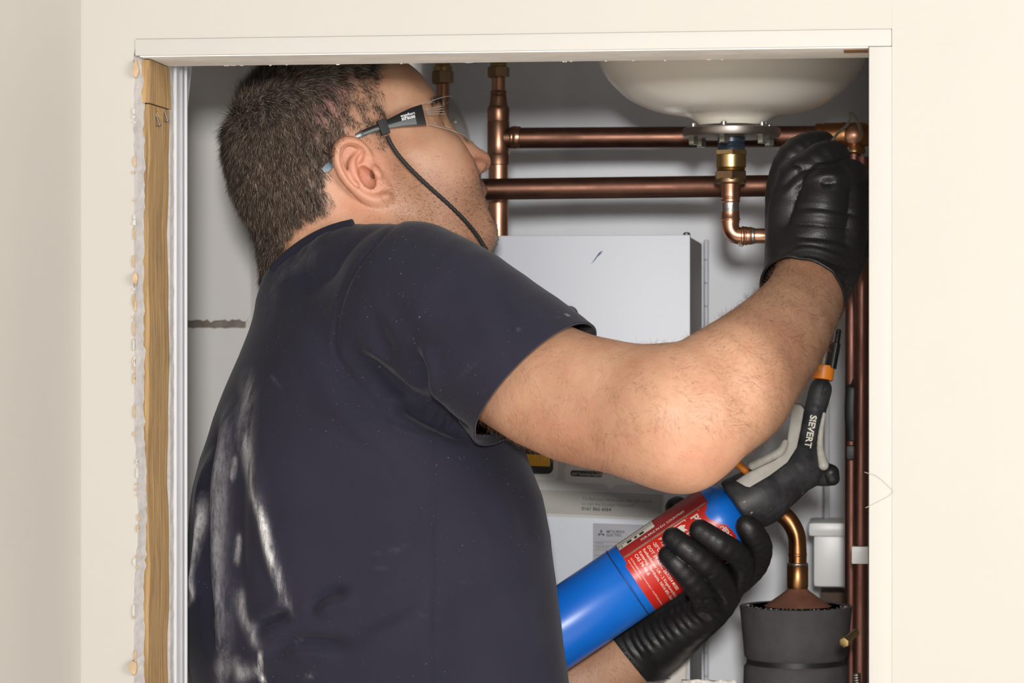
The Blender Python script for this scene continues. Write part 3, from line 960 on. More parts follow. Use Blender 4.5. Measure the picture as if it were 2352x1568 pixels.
# ------------------------------------------------------------------ foam-lagged pot with a copper cone and bend
QY = 0.48
s = SCL(1826, 1400, QY)
pc = U(1828, 784, QY); zq = lambda py: U(1828, py, QY)[2]
pot = empty('lagged_pot', (pc[0], QY, zq(1700)), 'thick pot lagged in black foam at the bottom right', 'lagged pot')
def qst(name, prof, mat, parent, seg=64, dx=0.0):
    return lathe(name, [(zq(y) - zq(prof[0][0]), r * s) for y, r in prof], (pc[0] + dx, QY, zq(prof[0][0])), (0, 0, 1), mat, parent, seg)
qst('foam_upper', [(1512, 112), (1505, 118), (1470, 121), (1420, 126), (1391, 129)], M_FOAM, pot)
qst('foam_cut_top', [(1391, 129), (1389.5, 122), (1391, 108), (1394, 96), (1404, 92)], M_FOAM_CUT, pot)
qst('dark_gap_ring', [(1524, 113), (1511, 113)], M_BLACK, pot)  # black ring put in as the dark of the gap between foam sections
qst('drain_pipe', [(3360, 24), (1960, 24)], M_PLASTIC_G, pot)
qst('foam_lower', [(1965, 118), (1955, 122), (1600, 121), (1530, 119), (1523, 113)], M_FOAM, pot)
for k in range(70):                                    # crumbs of foam on the cut rim
    a = random.uniform(math.pi, 2 * math.pi); rr = random.uniform(100, 126) * s
    p = np.array([pc[0] + rr * math.cos(a), QY + rr * math.sin(a), zq(1389.5)])
    e = random.uniform(0.0004, 0.0011)
    box('foam_crumb', p - e * 0.7, p + e * np.array([1, 0.7, 0.6]), M_FOAM_CUT if k % 7 else M_PLASTIC_G, pot)
cn = empty('copper_cone', (pc[0], QY, zq(1398)), 'copper cone and bend pipe rising out of the black foam pot', 'copper pipe')
dx = (1832 - 1828) * s
qst('cone', [(1406, 97), (1399, 92), (1394, 82), (1388, 72), (1370, 46), (1356, 27), (1351, 23)], plain('matt_copper', srgb(150, 102, 82), 0.55, 0.45, 0.2, 60, 0.2), cn, 64, dx)
qst('socket', [(1353, 22), (1347, 24.5), (1300, 24.5), (1297, 22)], M_COP_HOT, cn, 40, dx)
qst('solder_ring', [(1299, 23), (1296, 25), (1293, 24), (1291, 20)], M_SOLDER, cn, 40, dx)
C = spline([U(1832, 1300, QY), U(1832, 1262, QY), U(1829, 1228, QY), U(1816, 1200, QY), U(1796, 1180, QY), U(1760, 1164, QY), U(1700, 1150, QY)], 8)
tube('bend', C, 20.5 * s, M_COP_HOT, cn, 28)
qst('bend_ring', [(1277, 20.3), (1275, 21.6), (1272, 21.6), (1270, 20.3)], M_COP_HOT, cn, 32, dx)

# white plastic box and dark block deep behind the pot
jb = empty('junction_box', U(1900, 1350, 0.70), 'white plastic junction box deep behind the copper bend pipe', 'junction box')
a0 = U(1868, 1348, 0.70); a1 = U(1946, 1228, 0.70)
box('box_body', (a0[0], 0.70, a0[2]), (a1[0], 0.78, a1[2]), M_PLASTIC_W, jb, 0.006)
a0 = U(1856, 1232, 0.69); a1 = U(1952, 1200, 0.69)
box('box_lid', (a0[0], 0.69, a0[2]), (a1[0], 0.785, a1[2]), M_PLASTIC_W, jb, 0.006)
o = box('timber_block', U(1884, 1400, 0.71), U(1960, 1350, 0.77), plain('dark_timber', srgb(78, 62, 50), 0.8, var=0.2), None, 0.002)
tag(o, 'dark brown block underneath the white junction box', 'block')
o = box('steel_angle', U(1893, 1199, 0.77), U(1905, 820, 0.785), M_PLASTIC_G, None, 0.001)
tag(o, 'narrow pale upright metal angle on the wall beside the torch', 'angle strip')

# papers and a bag at the foot of the control box
def sheet(name, corners, mat, amp, seed, parent=None, n=22):
    r_ = np.random.default_rng(seed)
    A, B_, C_, D_ = [np.asarray(c) for c in corners]
    ks = r_.normal(0, 1, (6, 2)) * 7; ph = r_.random(6) * 6
    V = []
    for j in range(n):
        for i in range(n):
            u, v = i / (n - 1), j / (n - 1)
            p = (A * (1 - u) + B_ * u) * (1 - v) + (D_ * (1 - u) + C_ * u) * v
            w = sum(abs(math.sin(k_[0] * u + k_[1] * v + f_)) for k_, f_ in zip(ks, ph)) / 6 - 0.6
            V.append(p + np.array([0.2, -1.0, 0.25]) * amp * w)
    q = [(j * n + i, j * n + i + 1, (j + 1) * n + i + 1, (j + 1) * n + i) for j in range(n - 1) for i in range(n - 1)]
    o = mesh_np(name, V, q, mat=mat, parent=parent)
    md = o.modifiers.new('thickness', 'SOLIDIFY'); md.thickness = 0.0006
    return o
M_PAPER = plain('paper_white', srgb(214, 206, 198), 0.6, var=0.05)
o = sheet('paper_leaflet', [U(1418, 1600, 0.475), U(1575, 1600, 0.475), U(1582, 1470, 0.484), U(1440, 1465, 0.484)], M_PAPER, 0.005, 3)
tag(o, 'crumpled white paper leaflet behind the gloved wrist at the bottom', 'paper')
mapped('print_line', [quad((1462, 1538), (1545, 1541), (1545, 1543), (1462, 1540)), quad((1492, 1555), (1540, 1556), (1540, 1559), (1492, 1558))], lambda W: np.array([U(x, -y, 0.468) for x, y in W]), M_INK_G, o)
o = sheet('plastic_bag', [U(1550, 1640, 0.42), U(1700, 1640, 0.42), U(1690, 1562, 0.43), U(1565, 1560, 0.43)], plain('bag_white', srgb(226, 220, 210), 0.4, var=0.04), 0.02, 8)
tag(o, 'crumpled off white plastic bag at the bottom beside the black foam pot', 'bag')

# ------------------------------------------------------------------ the man: head frame
HP, HY = math.radians(24), math.radians(15)              # head tipped back, turned a little away from the room
HO = U(815, 345, 0.30)
HF = math.cos(HY) * (math.cos(HP) * VR + math.sin(HP) * VZ) + math.sin(HY) * VD
HU = -math.sin(HP) * VR + math.cos(HP) * VZ
HR = np.cross(HF, HU)                                    # his right side, towards the room
HM = np.stack([HF, HU, HR])
def hw(f, u, r): return HO + (f * HF + u * HU + r * HR) * 0.001
def hl(V): return (np.asarray(V) - HO) @ HM.T * 1000
def he(c, r, k=0.012, sub=False, rot=0.0):
    a = math.radians(rot)
    M = np.stack([HF * math.cos(a) + HU * math.sin(a), -HF * math.sin(a) + HU * math.cos(a), HR])
    return EL(hw(*c), np.array(r) * 0.001, M, k, sub)
def hc(a, b, ra, rb, k=0.01, sub=False): return RC(hw(*a), hw(*b), ra * 0.001, rb * 0.001, k, sub)

body = []
# skull and face
body += [he((-17, 26, 0), (102, 80, 77), 0.01),
         he((-40, -5, 0), (78, 62, 70), 0.03),
         he((38, 20, 0), (53, 52, 62), 0.03),
         he((76, 3, 0), (19, 11, 46), 0.02),              # brow
         he((40, -52, 0), (54, 62, 56), 0.03),            # mid face
         he((58, -40, 42), (30, 22, 24), 0.03), he((58, -40, -42), (30, 22, 24), 0.03),
         he((62, -70, 34), (32, 26, 26), 0.03), he((62, -70, -34), (32, 26, 26), 0.03),   # cheeks
         he((67, -88, 0), (34, 30, 34), 0.02),            # muzzle
         he((76, -127, 0), (21, 19, 24), 0.022),          # chin
         hc((-4, -62, 58), (70, -122, 20), 17, 18, 0.03), hc((-4, -62, -58), (70, -122, -20), 17, 18, 0.03),
         hc((-6, -25, 62), (-4, -70, 56), 15, 15, 0.03), hc((-6, -25, -62), (-4, -70, -56), 15, 15, 0.03),
         he((30, -105, 0), (50, 34, 44), 0.03)]           # under the jaw
# nose
body += [hc((89, -8, 0), (103, -40, 0), 8, 8.5, 0.014), hc((103, -40, 0), (113, -59, 0), 8.5, 12, 0.010),
         he((103, -64, 12), (12, 8, 8), 0.006), he((103, -64, -12), (12, 8, 8), 0.006),
         he((109, -71, 8.5), (7.5, 4.6, 4.6), 0.0025, True, -28), he((109, -71, -8.5), (7.5, 4.6, 4.6), 0.0025, True, -28),
         hc((98, -74, 0), (100, -82, 0), 6, 7, 0.010)]
# lips and mouth, slightly open
body += [he((95, -88, 0), (11, 6.5, 22), 0.006), he((91, -103, 0), (11, 7.5, 20), 0.006),
         he((106, -96, 0), (13, 2.6, 21), 0.003, True, 8),
         he((103, -114, 0), (12, 5.5, 24), 0.010, True)]
# eye sockets, eyeballs and lids
for sgn in (1, -1):
    body += [he((92, -13, 30 * sgn), (13, 11, 17), 0.012, True, 0),
             he((72, -15, 31 * sgn), (14.5, 13.5, 15), 0.004),
             hc((84, -10, 18 * sgn), (78, -12, 46 * sgn), 3.2, 3.2, 0.004),
             hc((84, -20, 18 * sgn), (78, -20, 45 * sgn), 2.8, 2.6, 0.005)]
# temples slightly hollow
body += [he((52, 8, 84), (30, 24, 16), 0.02, True), he((52, 8, -84), (30, 24, 16), 0.02, True)]
# neck
body += [RC(hw(-52, -20, 0), U(845, 650, 0.31), 0.062, 0.074, 0.03), RC(hw(-70, -40, 14), U(760, 660, 0.29), 0.042, 0.07, 0.03),
         RC(hw(-58, -30, 44), U(905, 620, 0.24), 0.024, 0.026, 0.02)]

# ear, in picture directions around its root on the near side of the head
EO = hw(-14, -22, 72)
EXr, EZr = VR, VZ
EN = unit(HR * 0.9 - HF * 0.35)
epx = PX(EO); es_ = float((EO - CAM) @ VD) / F_PX
def ew(px, py, out): return EO + VR * (px - epx[0]) * es_ + VZ * (epx[1] - py) * es_ + EN * out * 0.001
def ech(pts, k=0.003, sub=False):
    P = spline(pts, 3)
    return [RC(ew(*a[:3]), ew(*b[:3]), a[3] * 0.001, b[3] * 0.001, k, sub) for a, b in zip(P[:-1], P[1:])]
EM = np.stack([unit(VR * 0.86 + VZ * 0.5), unit(VZ * 0.86 - VR * 0.5), -VD])
ear = [EL(ew(826, 384, 9), (0.0150, 0.0290, 0.0048), EM, 0.005),
       EL(ew(862, 428, 7), (0.0125, 0.0200, 0.0050), EM, 0.005),
       EL(ew(887, 453, 9), (0.0062, 0.0086, 0.0046), None, 0.004),                     # lobe
       EL(ew(838, 392, 2), (0.0120, 0.0240, 0.0060), EM, 0.006)]                       # root
ear += ech([(852, 372, 5, 2.6), (848, 354, 9, 3.0), (836, 336, 13, 3.3), (820, 326, 16, 3.6), (802, 325, 18, 4.0), (787, 335, 19.5, 4.3), (781, 354, 20, 4.5), (785, 378, 20, 4.4), (796, 403, 19, 4.2), (813, 426, 17, 4.0), (836, 446, 14, 4.0), (860, 456, 11.5, 4.2), (882, 458, 9.5, 4.4)], 0.0028)
ear += ech([(838, 352, 10, 1.8), (822, 362, 13, 2.4), (814, 380, 15, 3.0), (821, 404, 15, 3.2), (836, 424, 13.5, 3.2), (854, 436, 11.5, 3.2)], 0.0035)   # antihelix
ear += ech([(853, 362, 6, 2.4), (846, 378, 8, 2.4), (840, 390, 7, 2.0)], 0.003)
ear += [EL(ew(869, 397, 12.0), (0.0040, 0.0070, 0.0034), EM, 0.004), EL(ew(862, 428, 12), (0.0060, 0.0040, 0.0034), EM, 0.003)]   # tragus and its notch
hollow = [EL(ew(848, 408, 14), (0.0068, 0.0125, 0.0100), EM, 0.0022, True),
          EL(ew(834, 362, 17), (0.0036, 0.0078, 0.0066), np.stack([unit(VR * 0.9 - VZ * 0.42), unit(VZ * 0.9 + VR * 0.42), -VD]), 0.002, True),
          RC(ew(858, 400, 9), ew(868, 406, -8), 0.0042, 0.003, 0.0015, True)] + ech([(838, 345, 16, 1.3), (818, 337, 20, 1.8), (800, 342, 22.5, 2.2), (796, 362, 23, 2.3), (801, 386, 23, 2.2), (813, 410, 21, 2.0), (828, 428, 18, 1.6)], 0.0018, True)
# groove where the ear stands off the head
hollow += ech([(786, 330, 4, 2.2), (774, 356, 5, 2.6), (780, 390, 5, 2.8), (800, 424, 4, 2.6), (832, 452, 3, 2.2), (872, 470, 1, 1.6)], 0.004, True)
body += ear + hollow
# the far ear, simpler
body += [he((-18, -22, -78), (16, 30, 6), 0.006, False, 14)]

# arms and trunk (the trunk is under the shirt)
body += chain([(880, 680, 0.27, 172), (840, 900, 0.27, 240), (850, 1250, 0.255, 270), (880, 1640, 0.255, 280)], 0.05)
body += chain([(945, 690, 0.19, 138), (1250, 884, 0.125, 148), (1420, 936, 0.085, 152), (1548, 960, 0.055, 142)], 0.04)
body += chain([(1470, 985, 0.07, 88), (1572, 1034, 0.055, 74)], 0.02)
body += chain([(1543, 957, 0.055, 142), (1652, 892, 0.085, 140), (1770, 794, 0.155, 119), (1846, 688, 0.225, 92), (1872, 600, 0.265, 86)], 0.03)
body += [ball(1558, 968, 0.05, 108, 104, 112, 20, 0.02)]
body += chain([(1575, 1018, 0.058, 84), (1700, 926, 0.11, 92)], 0.03)
# his left arm, coming from behind the trunk to the torch
body += chain([(930, 720, 0.36, 130), (1080, 1180, 0.41, 118), (1150, 1570, 0.425, 104), (1330, 1565, 0.43, 96), (1435, 1507, 0.424, 84), (1500, 1467, 0.412, 74)], 0.03)

V, Q = polygonise(body, U(380, 1760, 0.0) + np.array([-0.06, -0.12, 0]), U(2010, 90, 0.72) + np.array([0.02, 0.0, 0.0]), 0.0030, 1)
L = hl(V)
near = (np.abs(L[:, 0]) < 165) & (L[:, 1] > -165) & (L[:, 1] < 140) & (np.abs(L[:, 2]) < 105)
V, Q, free = subdivide(V, Q, near[Q].all(1))
V[free] = project(body, V[free], 1)
V = np.asarray(V, np.float64)
def relax(V, Q, mask, it):
    E_ = np.concatenate([Q[:, [0, 1]], Q[:, [1, 2]], Q[:, [2, 3]], Q[:, [3, 0]]]); E_ = np.concatenate([E_, E_[:, ::-1]])
    cnt = np.bincount(E_[:, 0], minlength=len(V))[:, None] + 1e-9
    for k in range(it):
        S_ = np.stack([np.bincount(E_[:, 0], V[E_[:, 1], c], len(V)) for c in range(3)], 1) / cnt
        V = V + (S_ - V) * (0.6 * mask)[:, None]
    return V
pm = PX(V)
V = relax(V, Q, np.clip((np.maximum(pm[:, 0] - 1150, (pm[:, 1] - 640) * 2)) / 60, 0, 1), 14)
N = vnormals(V, Q)
L = hl(V); P2 = PX(V)

# hair regions in head coordinates (front, up), from the picture at the side of the head
def hpx(px, py, r=70.0):
    """picture point on the head's near side at r mm from the middle plane -> (front, up)"""
    s = float((HO - CAM) @ VD) / F_PX * 1000
    w = (np.array([px, py]) - PX(HO)) * s
    a = w[0] * math.cos(HP) - w[1] * math.sin(HP)
    b = -w[0] * math.sin(HP) - w[1] * math.cos(HP)
    return ((a - r * math.sin(HY)) / math.cos(HY), b)
hairline = [(880, 100), (872, 170), (868, 215), (884, 250), (890, 285), (888, 335), (872, 352), (858, 330), (822, 316), (790, 322), (768, 350), (752, 400), (748, 450), (766, 482), (748, 498), (718, 516), (690, 548), (676, 620), (560, 640), (400, 500), (400, 0), (880, 0)]
HL = np.array([hpx(*p) for p in hairline])
HL[0] = (62, 95); HL[-1] = (62, 200)
FU = L[:, :2].copy()
onhead = (L[:, 1] > -120) & (np.abs(L[:, 0]) < 170) & (P2[:, 1] < 640)
dist, _ = poly_dist(FU, HL)
ins = in_poly(FU, HL) & onhead
edge = np.clip(np.where(ins, dist, -dist) / 7.0, -1, 1)
hairm = np.where(onhead, np.clip(0.5 + 0.5 * edge, 0, 1), 0)
# thin crop at the temple
def blob(px, py, rx, ry, rot=0):
    a = math.radians(rot); d = P2 - np.array([px, py])
    x = (d[:, 0] * math.cos(a) + d[:, 1] * math.sin(a)) / rx; y = (-d[:, 0] * math.sin(a) + d[:, 1] * math.cos(a)) / ry
    return np.exp(-(x * x + y * y))
side = (N @ -VD > -0.1)
thin = np.clip(blob(834, 250, 52, 85) * 1.2 + blob(850, 310, 50, 40) + 0.5 * blob(745, 300, 26, 30) + 0.4 * blob(700, 400, 30, 50), 0, 1)
pinkz = np.clip(blob(770, 215, 75, 45, -30) + 0.7 * blob(740, 265, 40, 30) + 0.7 * blob(800, 190, 50, 30), 0, 1)
nape = np.clip(blob(706, 540, 60, 38, -38) * 1.5, 0, 1)
face = (L[:, 1] > -165) & (np.abs(L[:, 0]) < 170) & (P2[:, 1] < 640)
beard = np.clip((blob(960, 500, 90, 60, 35) + blob(1040, 520, 90, 70, 40) + 1.0 * blob(1092, 470, 40, 80, 10) + 1.3 * blob(1115, 545, 50, 45) + 0.9 * blob(1100, 415, 16, 16) + 0.6 * blob(985, 430, 70, 50, 35) + 0.5 * blob(905, 400, 22, 60)), 0, 1) * face
red = np.clip(0.55 * blob(1110, 365, 30, 28) + 0.75 * blob(835, 395, 55, 85, -30) + 0.22 * blob(1590, 1060, 130, 60) + 0.18 * blob(1250, 1000, 200, 60, 20) + 0.3 * blob(800, 480, 60, 30), 0, 1)

t = NT('skin')
n1 = t.noise(16, 4, 0.6); n2 = t.noise(90, 4, 0.6); n3 = t.noise(420, 3, 0.6)
c = t.ramp(n1, [(0.30, srgb(166, 121, 94)), (0.55, srgb(180, 138, 110)), (0.75, srgb(188, 148, 121))])
c = t.mix(t.ramp(n2, [(0.45, (0, 0, 0)), (0.75, (0.30,) * 3)]), c, srgb(178, 112, 88))
c = t.mix(t.math('MULTIPLY', t.attr('red'), 0.6), c, srgb(200, 118, 98))
sp = t.ramp(t.noise(130, 2, 0.5), [(0.72, (0, 0, 0)), (0.78, (1, 1, 1))])
c = t.mix(t.math('MULTIPLY', sp, 0.25), c, srgb(140, 80, 58))
c = t.mix(t.math('MULTIPLY', t.attr('beard'), 0.30), c, srgb(124, 92, 76))
hm = t.math('MULTIPLY', t.attr('hairm'), 0.86)
scalp = t.mix(t.attr('pinkz'), srgb(66, 53, 46), srgb(140, 96, 100))
scalp = t.mix(t.attr('thin'), scalp, srgb(156, 116, 92))
scalp = t.mix(t.attr('nape'), scalp, srgb(150, 108, 78))
c = t.mix(hm, c, scalp)
t.base(c)
t.set(Roughness=0.5, Subsurface_Weight=0.12)
t.b.inputs['Subsurface Radius'].default_value = (1.0, 0.35, 0.2)
t.b.inputs['Subsurface Scale'].default_value = 0.004
nb_ = t.bump(n3, 0.40, 0.0008)
t.bump(n2, 0.22, 0.0020, nb_)
M_SKIN = t.m

man = empty('person', U(880, 1700, 0.31), 'man in a dark navy T-shirt and black gloves leaning in to solder a pipe', 'person')
bo = mesh_np('body', V, Q, mat=M_SKIN, parent=man)
for k_, v_ in (('hairm', hairm), ('thin', thin), ('pinkz', pinkz), ('nape', nape), ('beard', beard), ('red', red)):
    fattr(bo, k_, v_)
BVH = BVHTree.FromPolygons([tuple(v) for v in V], [tuple(q) for q in Q.tolist()])
def hit(px, py, bvh=None):
    d = unit(U(px, py, 0.3) - CAM)
    h = (bvh or BVH).ray_cast(Vector(CAM), Vector(d))
    return np.array(h[0]) if h[0] is not None else None

# ------------------------------------------------------------------ hair
M_HAIR = plain('dark_brown_hair', srgb(44, 35, 31), 0.45, var=0.2)
M_HAIR2 = plain('brown_hair', srgb(92, 72, 58), 0.45, var=0.2)
M_HAIRA = plain('auburn_arm_hair', srgb(120, 84, 60), 0.5, var=0.2)
M_HAIR3 = plain('grey_hair', srgb(168, 150, 132), 0.45, var=0.2)
def vn(Qi, c): return unit(N[Qi[c]].mean(1))
def flow(P, amp, freq):
    """gentle clumping direction field"""
    a = P * freq
    return amp * np.stack([np.sin(a[:, 1] * 1.7 + a[:, 2] * 2.3), np.sin(a[:, 2] * 1.9 + a[:, 0] * 2.9 + 1), np.sin(a[:, 0] * 2.1 + a[:, 1] * 1.3 + 2)], 1)
camside = (N @ -VD > -0.55)
hq = hairm[Q].mean(1); tq = thin[Q].mean(1); nq = nape[Q].mean(1); pz = pinkz[Q].mean(1); cs = camside[Q].mean(1)
w = hq ** 1.3 * (1 - 0.45 * tq) * (1 - 0.35 * nq) * (1 - 0.75 * pz) * cs
n = 130000
R0, c_ = sample_quads(V, Q, w, n)
nn = vn(Q, c_)
lf = hl(R0)
back = np.clip(-lf[:, 0] / 120, 0, 1)[:, None]; topz = np.clip((lf[:, 1] - 30) / 60, 0, 1)[:, None]
down = -HU * (1.0 - 0.7 * topz) - HF * (0.35 - 0.25 * back) * (1 - topz) + HF * 0.6 * topz
tang = down - nn * (down * nn).sum(1)[:, None]
d0 = unit(nn * (0.30 + 0.35 * topz) + unit(tang) * 0.9 + flow(R0, 0.34, 130) + rng.normal(0, 0.20, (n, 3)))
d1 = unit(d0 * 0.7 + unit(tang) * 0.6 + rng.normal(0, 0.28, (n, 3)) + nn * 0.05)
ln = (14 + 9 * topz[:, 0] + 1 * back[:, 0]) * (1 - 0.6 * tq[c_]) * (1 - 0.62 * nq[c_]) * (0.55 + 0.45 * hq[c_]) * rng.uniform(0.6, 1.2, n) * 0.001
mi = rng.choice([0, 1, 2], n, p=[0.58, 0.29, 0.13])
hair = strands('hair', R0 - nn * 0.0006, d0, d1, ln, 0.00015, [M_HAIR, M_HAIR2, M_HAIR3], mi, man)
hair['kind'] = 'stuff'
# stubble and moustache
bq = beard[Q].mean(1) * cs
n = 5200
R0, c_ = sample_quads(V, Q, bq, n); nn = vn(Q, c_)
dn = -HU * 0.7 + HF * 0.4
d0 = unit(nn * 0.55 + dn * 0.6 + rng.normal(0, 0.45, (n, 3)))
strands('stubble', R0 - nn * 0.0003, d0, unit(d0 + nn * -0.15 + rng.normal(0, 0.2, (n, 3))), rng.uniform(0.0016, 0.0042, n), 0.00010, [M_HAIR, M_HAIR2], rng.choice([0, 1], n, p=[0.7, 0.3]), man)['kind'] = 'stuff'
# arm hair
arm = np.clip(np.maximum(np.exp(-(poly_dist(P2, [(1480, 930), (1660, 880), (1780, 775), (1850, 660)])[0] / 150) ** 4), 0.45 * np.exp(-(poly_dist(P2, [(1130, 900), (1400, 930)])[0] / 170) ** 4)), 0, 1)
arm2 = np.exp(-(poly_dist(P2, [(1290, 1590), (1450, 1500)])[0] / 110) ** 4) * (V[:, 1] > 0.26)
arm = np.where(V[:, 1] < 0.30, arm, 0) * (P2[:, 1] < 1125) * np.where(blob(1570, 1040, 130, 60) > 0.4, 0.25, 1)
aq = arm[Q].mean(1) * cs
n = 13000
R0, c_ = sample_quads(V, Q, aq, n); nn = vn(Q, c_)
pr = PX(R0); fore = np.clip((pr[:, 0] - 1450) / 200, 0, 1)[:, None]
dn = fore * (VR * 0.5 - VZ * 0.5) + (1 - fore) * (VR * 0.5 - VZ * 0.8) + fore * np.clip((820 - pr[:, 1]) / 200, 0, 1)[:, None] * (-VR * 0.6 + VZ * 0.6)
d0 = unit(nn * 0.42 + dn * 0.8 + flow(R0, 0.5, 60) + rng.normal(0, 0.35, (n, 3)))
strands('arm_hair', R0 - nn * 0.0003, d0, unit(d0 + dn * 0.4 - nn * 0.25 + rng.normal(0, 0.35, (n, 3))), rng.uniform(0.004, 0.011, n), 0.000055, [M_HAIR2, M_HAIRA], rng.choice([0, 1], n, p=[0.4, 0.6]), man)['kind'] = 'stuff'
aq = (arm2[Q].mean(1)) * cs
n = 700
R0, c_ = sample_quads(V, Q, aq, n); nn = vn(Q, c_)
d0 = unit(nn * 0.4 + (VR * 0.5 - VZ * 0.5) + rng.normal(0, 0.5, (n, 3)))
strands('arm_hair', R0 - nn * 0.0003, d0, unit(d0 - nn * 0.2 + rng.normal(0, 0.5, (n, 3))), rng.uniform(0.006, 0.014, n), 0.00007, [M_HAIR], 0, man)['kind'] = 'stuff'
# eyebrow and lashes on the near side
cc = spline([(84, 6, 22), (86, 9, 34), (74, 8, 48)], 20)
k_ = rng.integers(0, len(cc), 420)
R0 = np.array([hw(*p) for p in cc[k_] + rng.normal(0, 1.6, (420, 3)) * np.array([0.3, 1, 0.6])]) 
R0 = np.array([np.array(BVH.find_nearest(Vector(p))[0]) for p in R0])
d0 = unit(np.tile(HR * 0.9 + HU * 0.35 + HF * 0.2, (420, 1)) + rng.normal(0, 0.25, (420, 3)))
strands('eyebrow', R0, d0, d0, rng.uniform(0.005, 0.009, 420), 0.00012, [M_HAIR], 0, man)['kind'] = 'stuff'

# ------------------------------------------------------------------ T-shirt
zl = [560, 590, 620, 690, 760, 820, 900, 960, 1050, 1130, 1220, 1290, 1360, 1420, 1460, 1500, 1568, 1700, 1800]
lx = [705, 668, 634, 600, 578, 556, 522, 498, 470, 455, 440, 430, 421, 415, 421, 436, 466, 500, 500]
rx = [860, 900, 940, 1010, 1070, 1110, 1160, 1180, 1215, 1245, 1265, 1272, 1281, 1290, 1294, 1299, 1308, 1320, 1320]
nb_ = [0.262, 0.235, 0.208, 0.165, 0.142, 0.130, 0.122, 0.118, 0.114, 0.112, 0.110, 0.109, 0.108, 0.108, 0.108, 0.108, 0.108, 0.108, 0.108]
fb = [0.36, 0.37, 0.385, 0.41, 0.42, 0.42, 0.42, 0.42, 0.41, 0.40, 0.40, 0.40, 0.40, 0.40, 0.40, 0.40, 0.40, 0.40, 0.40]
TZ = np.array([U(880, y, 0.30)[2] for y in zl])[::-1]
TL = np.array([U(x, 784, 0.30) @ VR for x in lx])[::-1]; TR = np.array([U(x, 784, 0.28) @ VR for x in rx])[::-1]
TN = np.array(nb_)[::-1]; TF = np.array(fb)[::-1]
def torso(p):
    z = p[:, 2]
    l, r_, a, b = (np.interp(z, TZ, q) for q in (TL, TR, TN, TF))
    xx = p @ VR.astype(np.float32)
    yy = p[:, 1] + (xx - (l + r_) / 2) * 0.0
    q = np.abs((xx - (l + r_) / 2) / ((r_ - l) / 2)) ** 2.25 + np.abs((yy - (a + b) / 2) / ((b - a) / 2)) ** 2.25
    d = (q ** (1 / 2.25) - 1) * np.minimum((r_ - l) / 2, (b - a) / 2) * 0.9
    top = (z - TZ[-1])
    return np.maximum(d, top).astype(np.float32)
shirt = [FN(torso, 0.02)]
shirt += chain([(948, 690, 0.185, 182), (1040, 744, 0.165, 187), (1228, 880, 0.125, 188), (1330, 950, 0.105, 186)], 0.035)
shirt += chain([(700, 652, 0.25, 68), (790, 618, 0.215, 95), (905, 630, 0.19, 118)], 0.04)        # trapezius under the cloth
shirt += chain([(930, 720, 0.36, 142), (1030, 1000, 0.40, 138)], 0.035)
SV, SQ = polygonise(shirt, U(380, 1760, 0.0) + np.array([-0.03, 0.02, 0]), U(1500, 440, 0.68), 0.0034, 1)
SV = np.asarray(SV, np.float64)
SN = vnormals(SV, SQ); SP = PX(SV)
vis = np.clip((SN @ -VD) * 3 + 0.6, 0, 1) * (SV[:, 1] < 0.33)
disp = np.zeros(len(SV))
rr_ = lambda L: spline(L, 6)
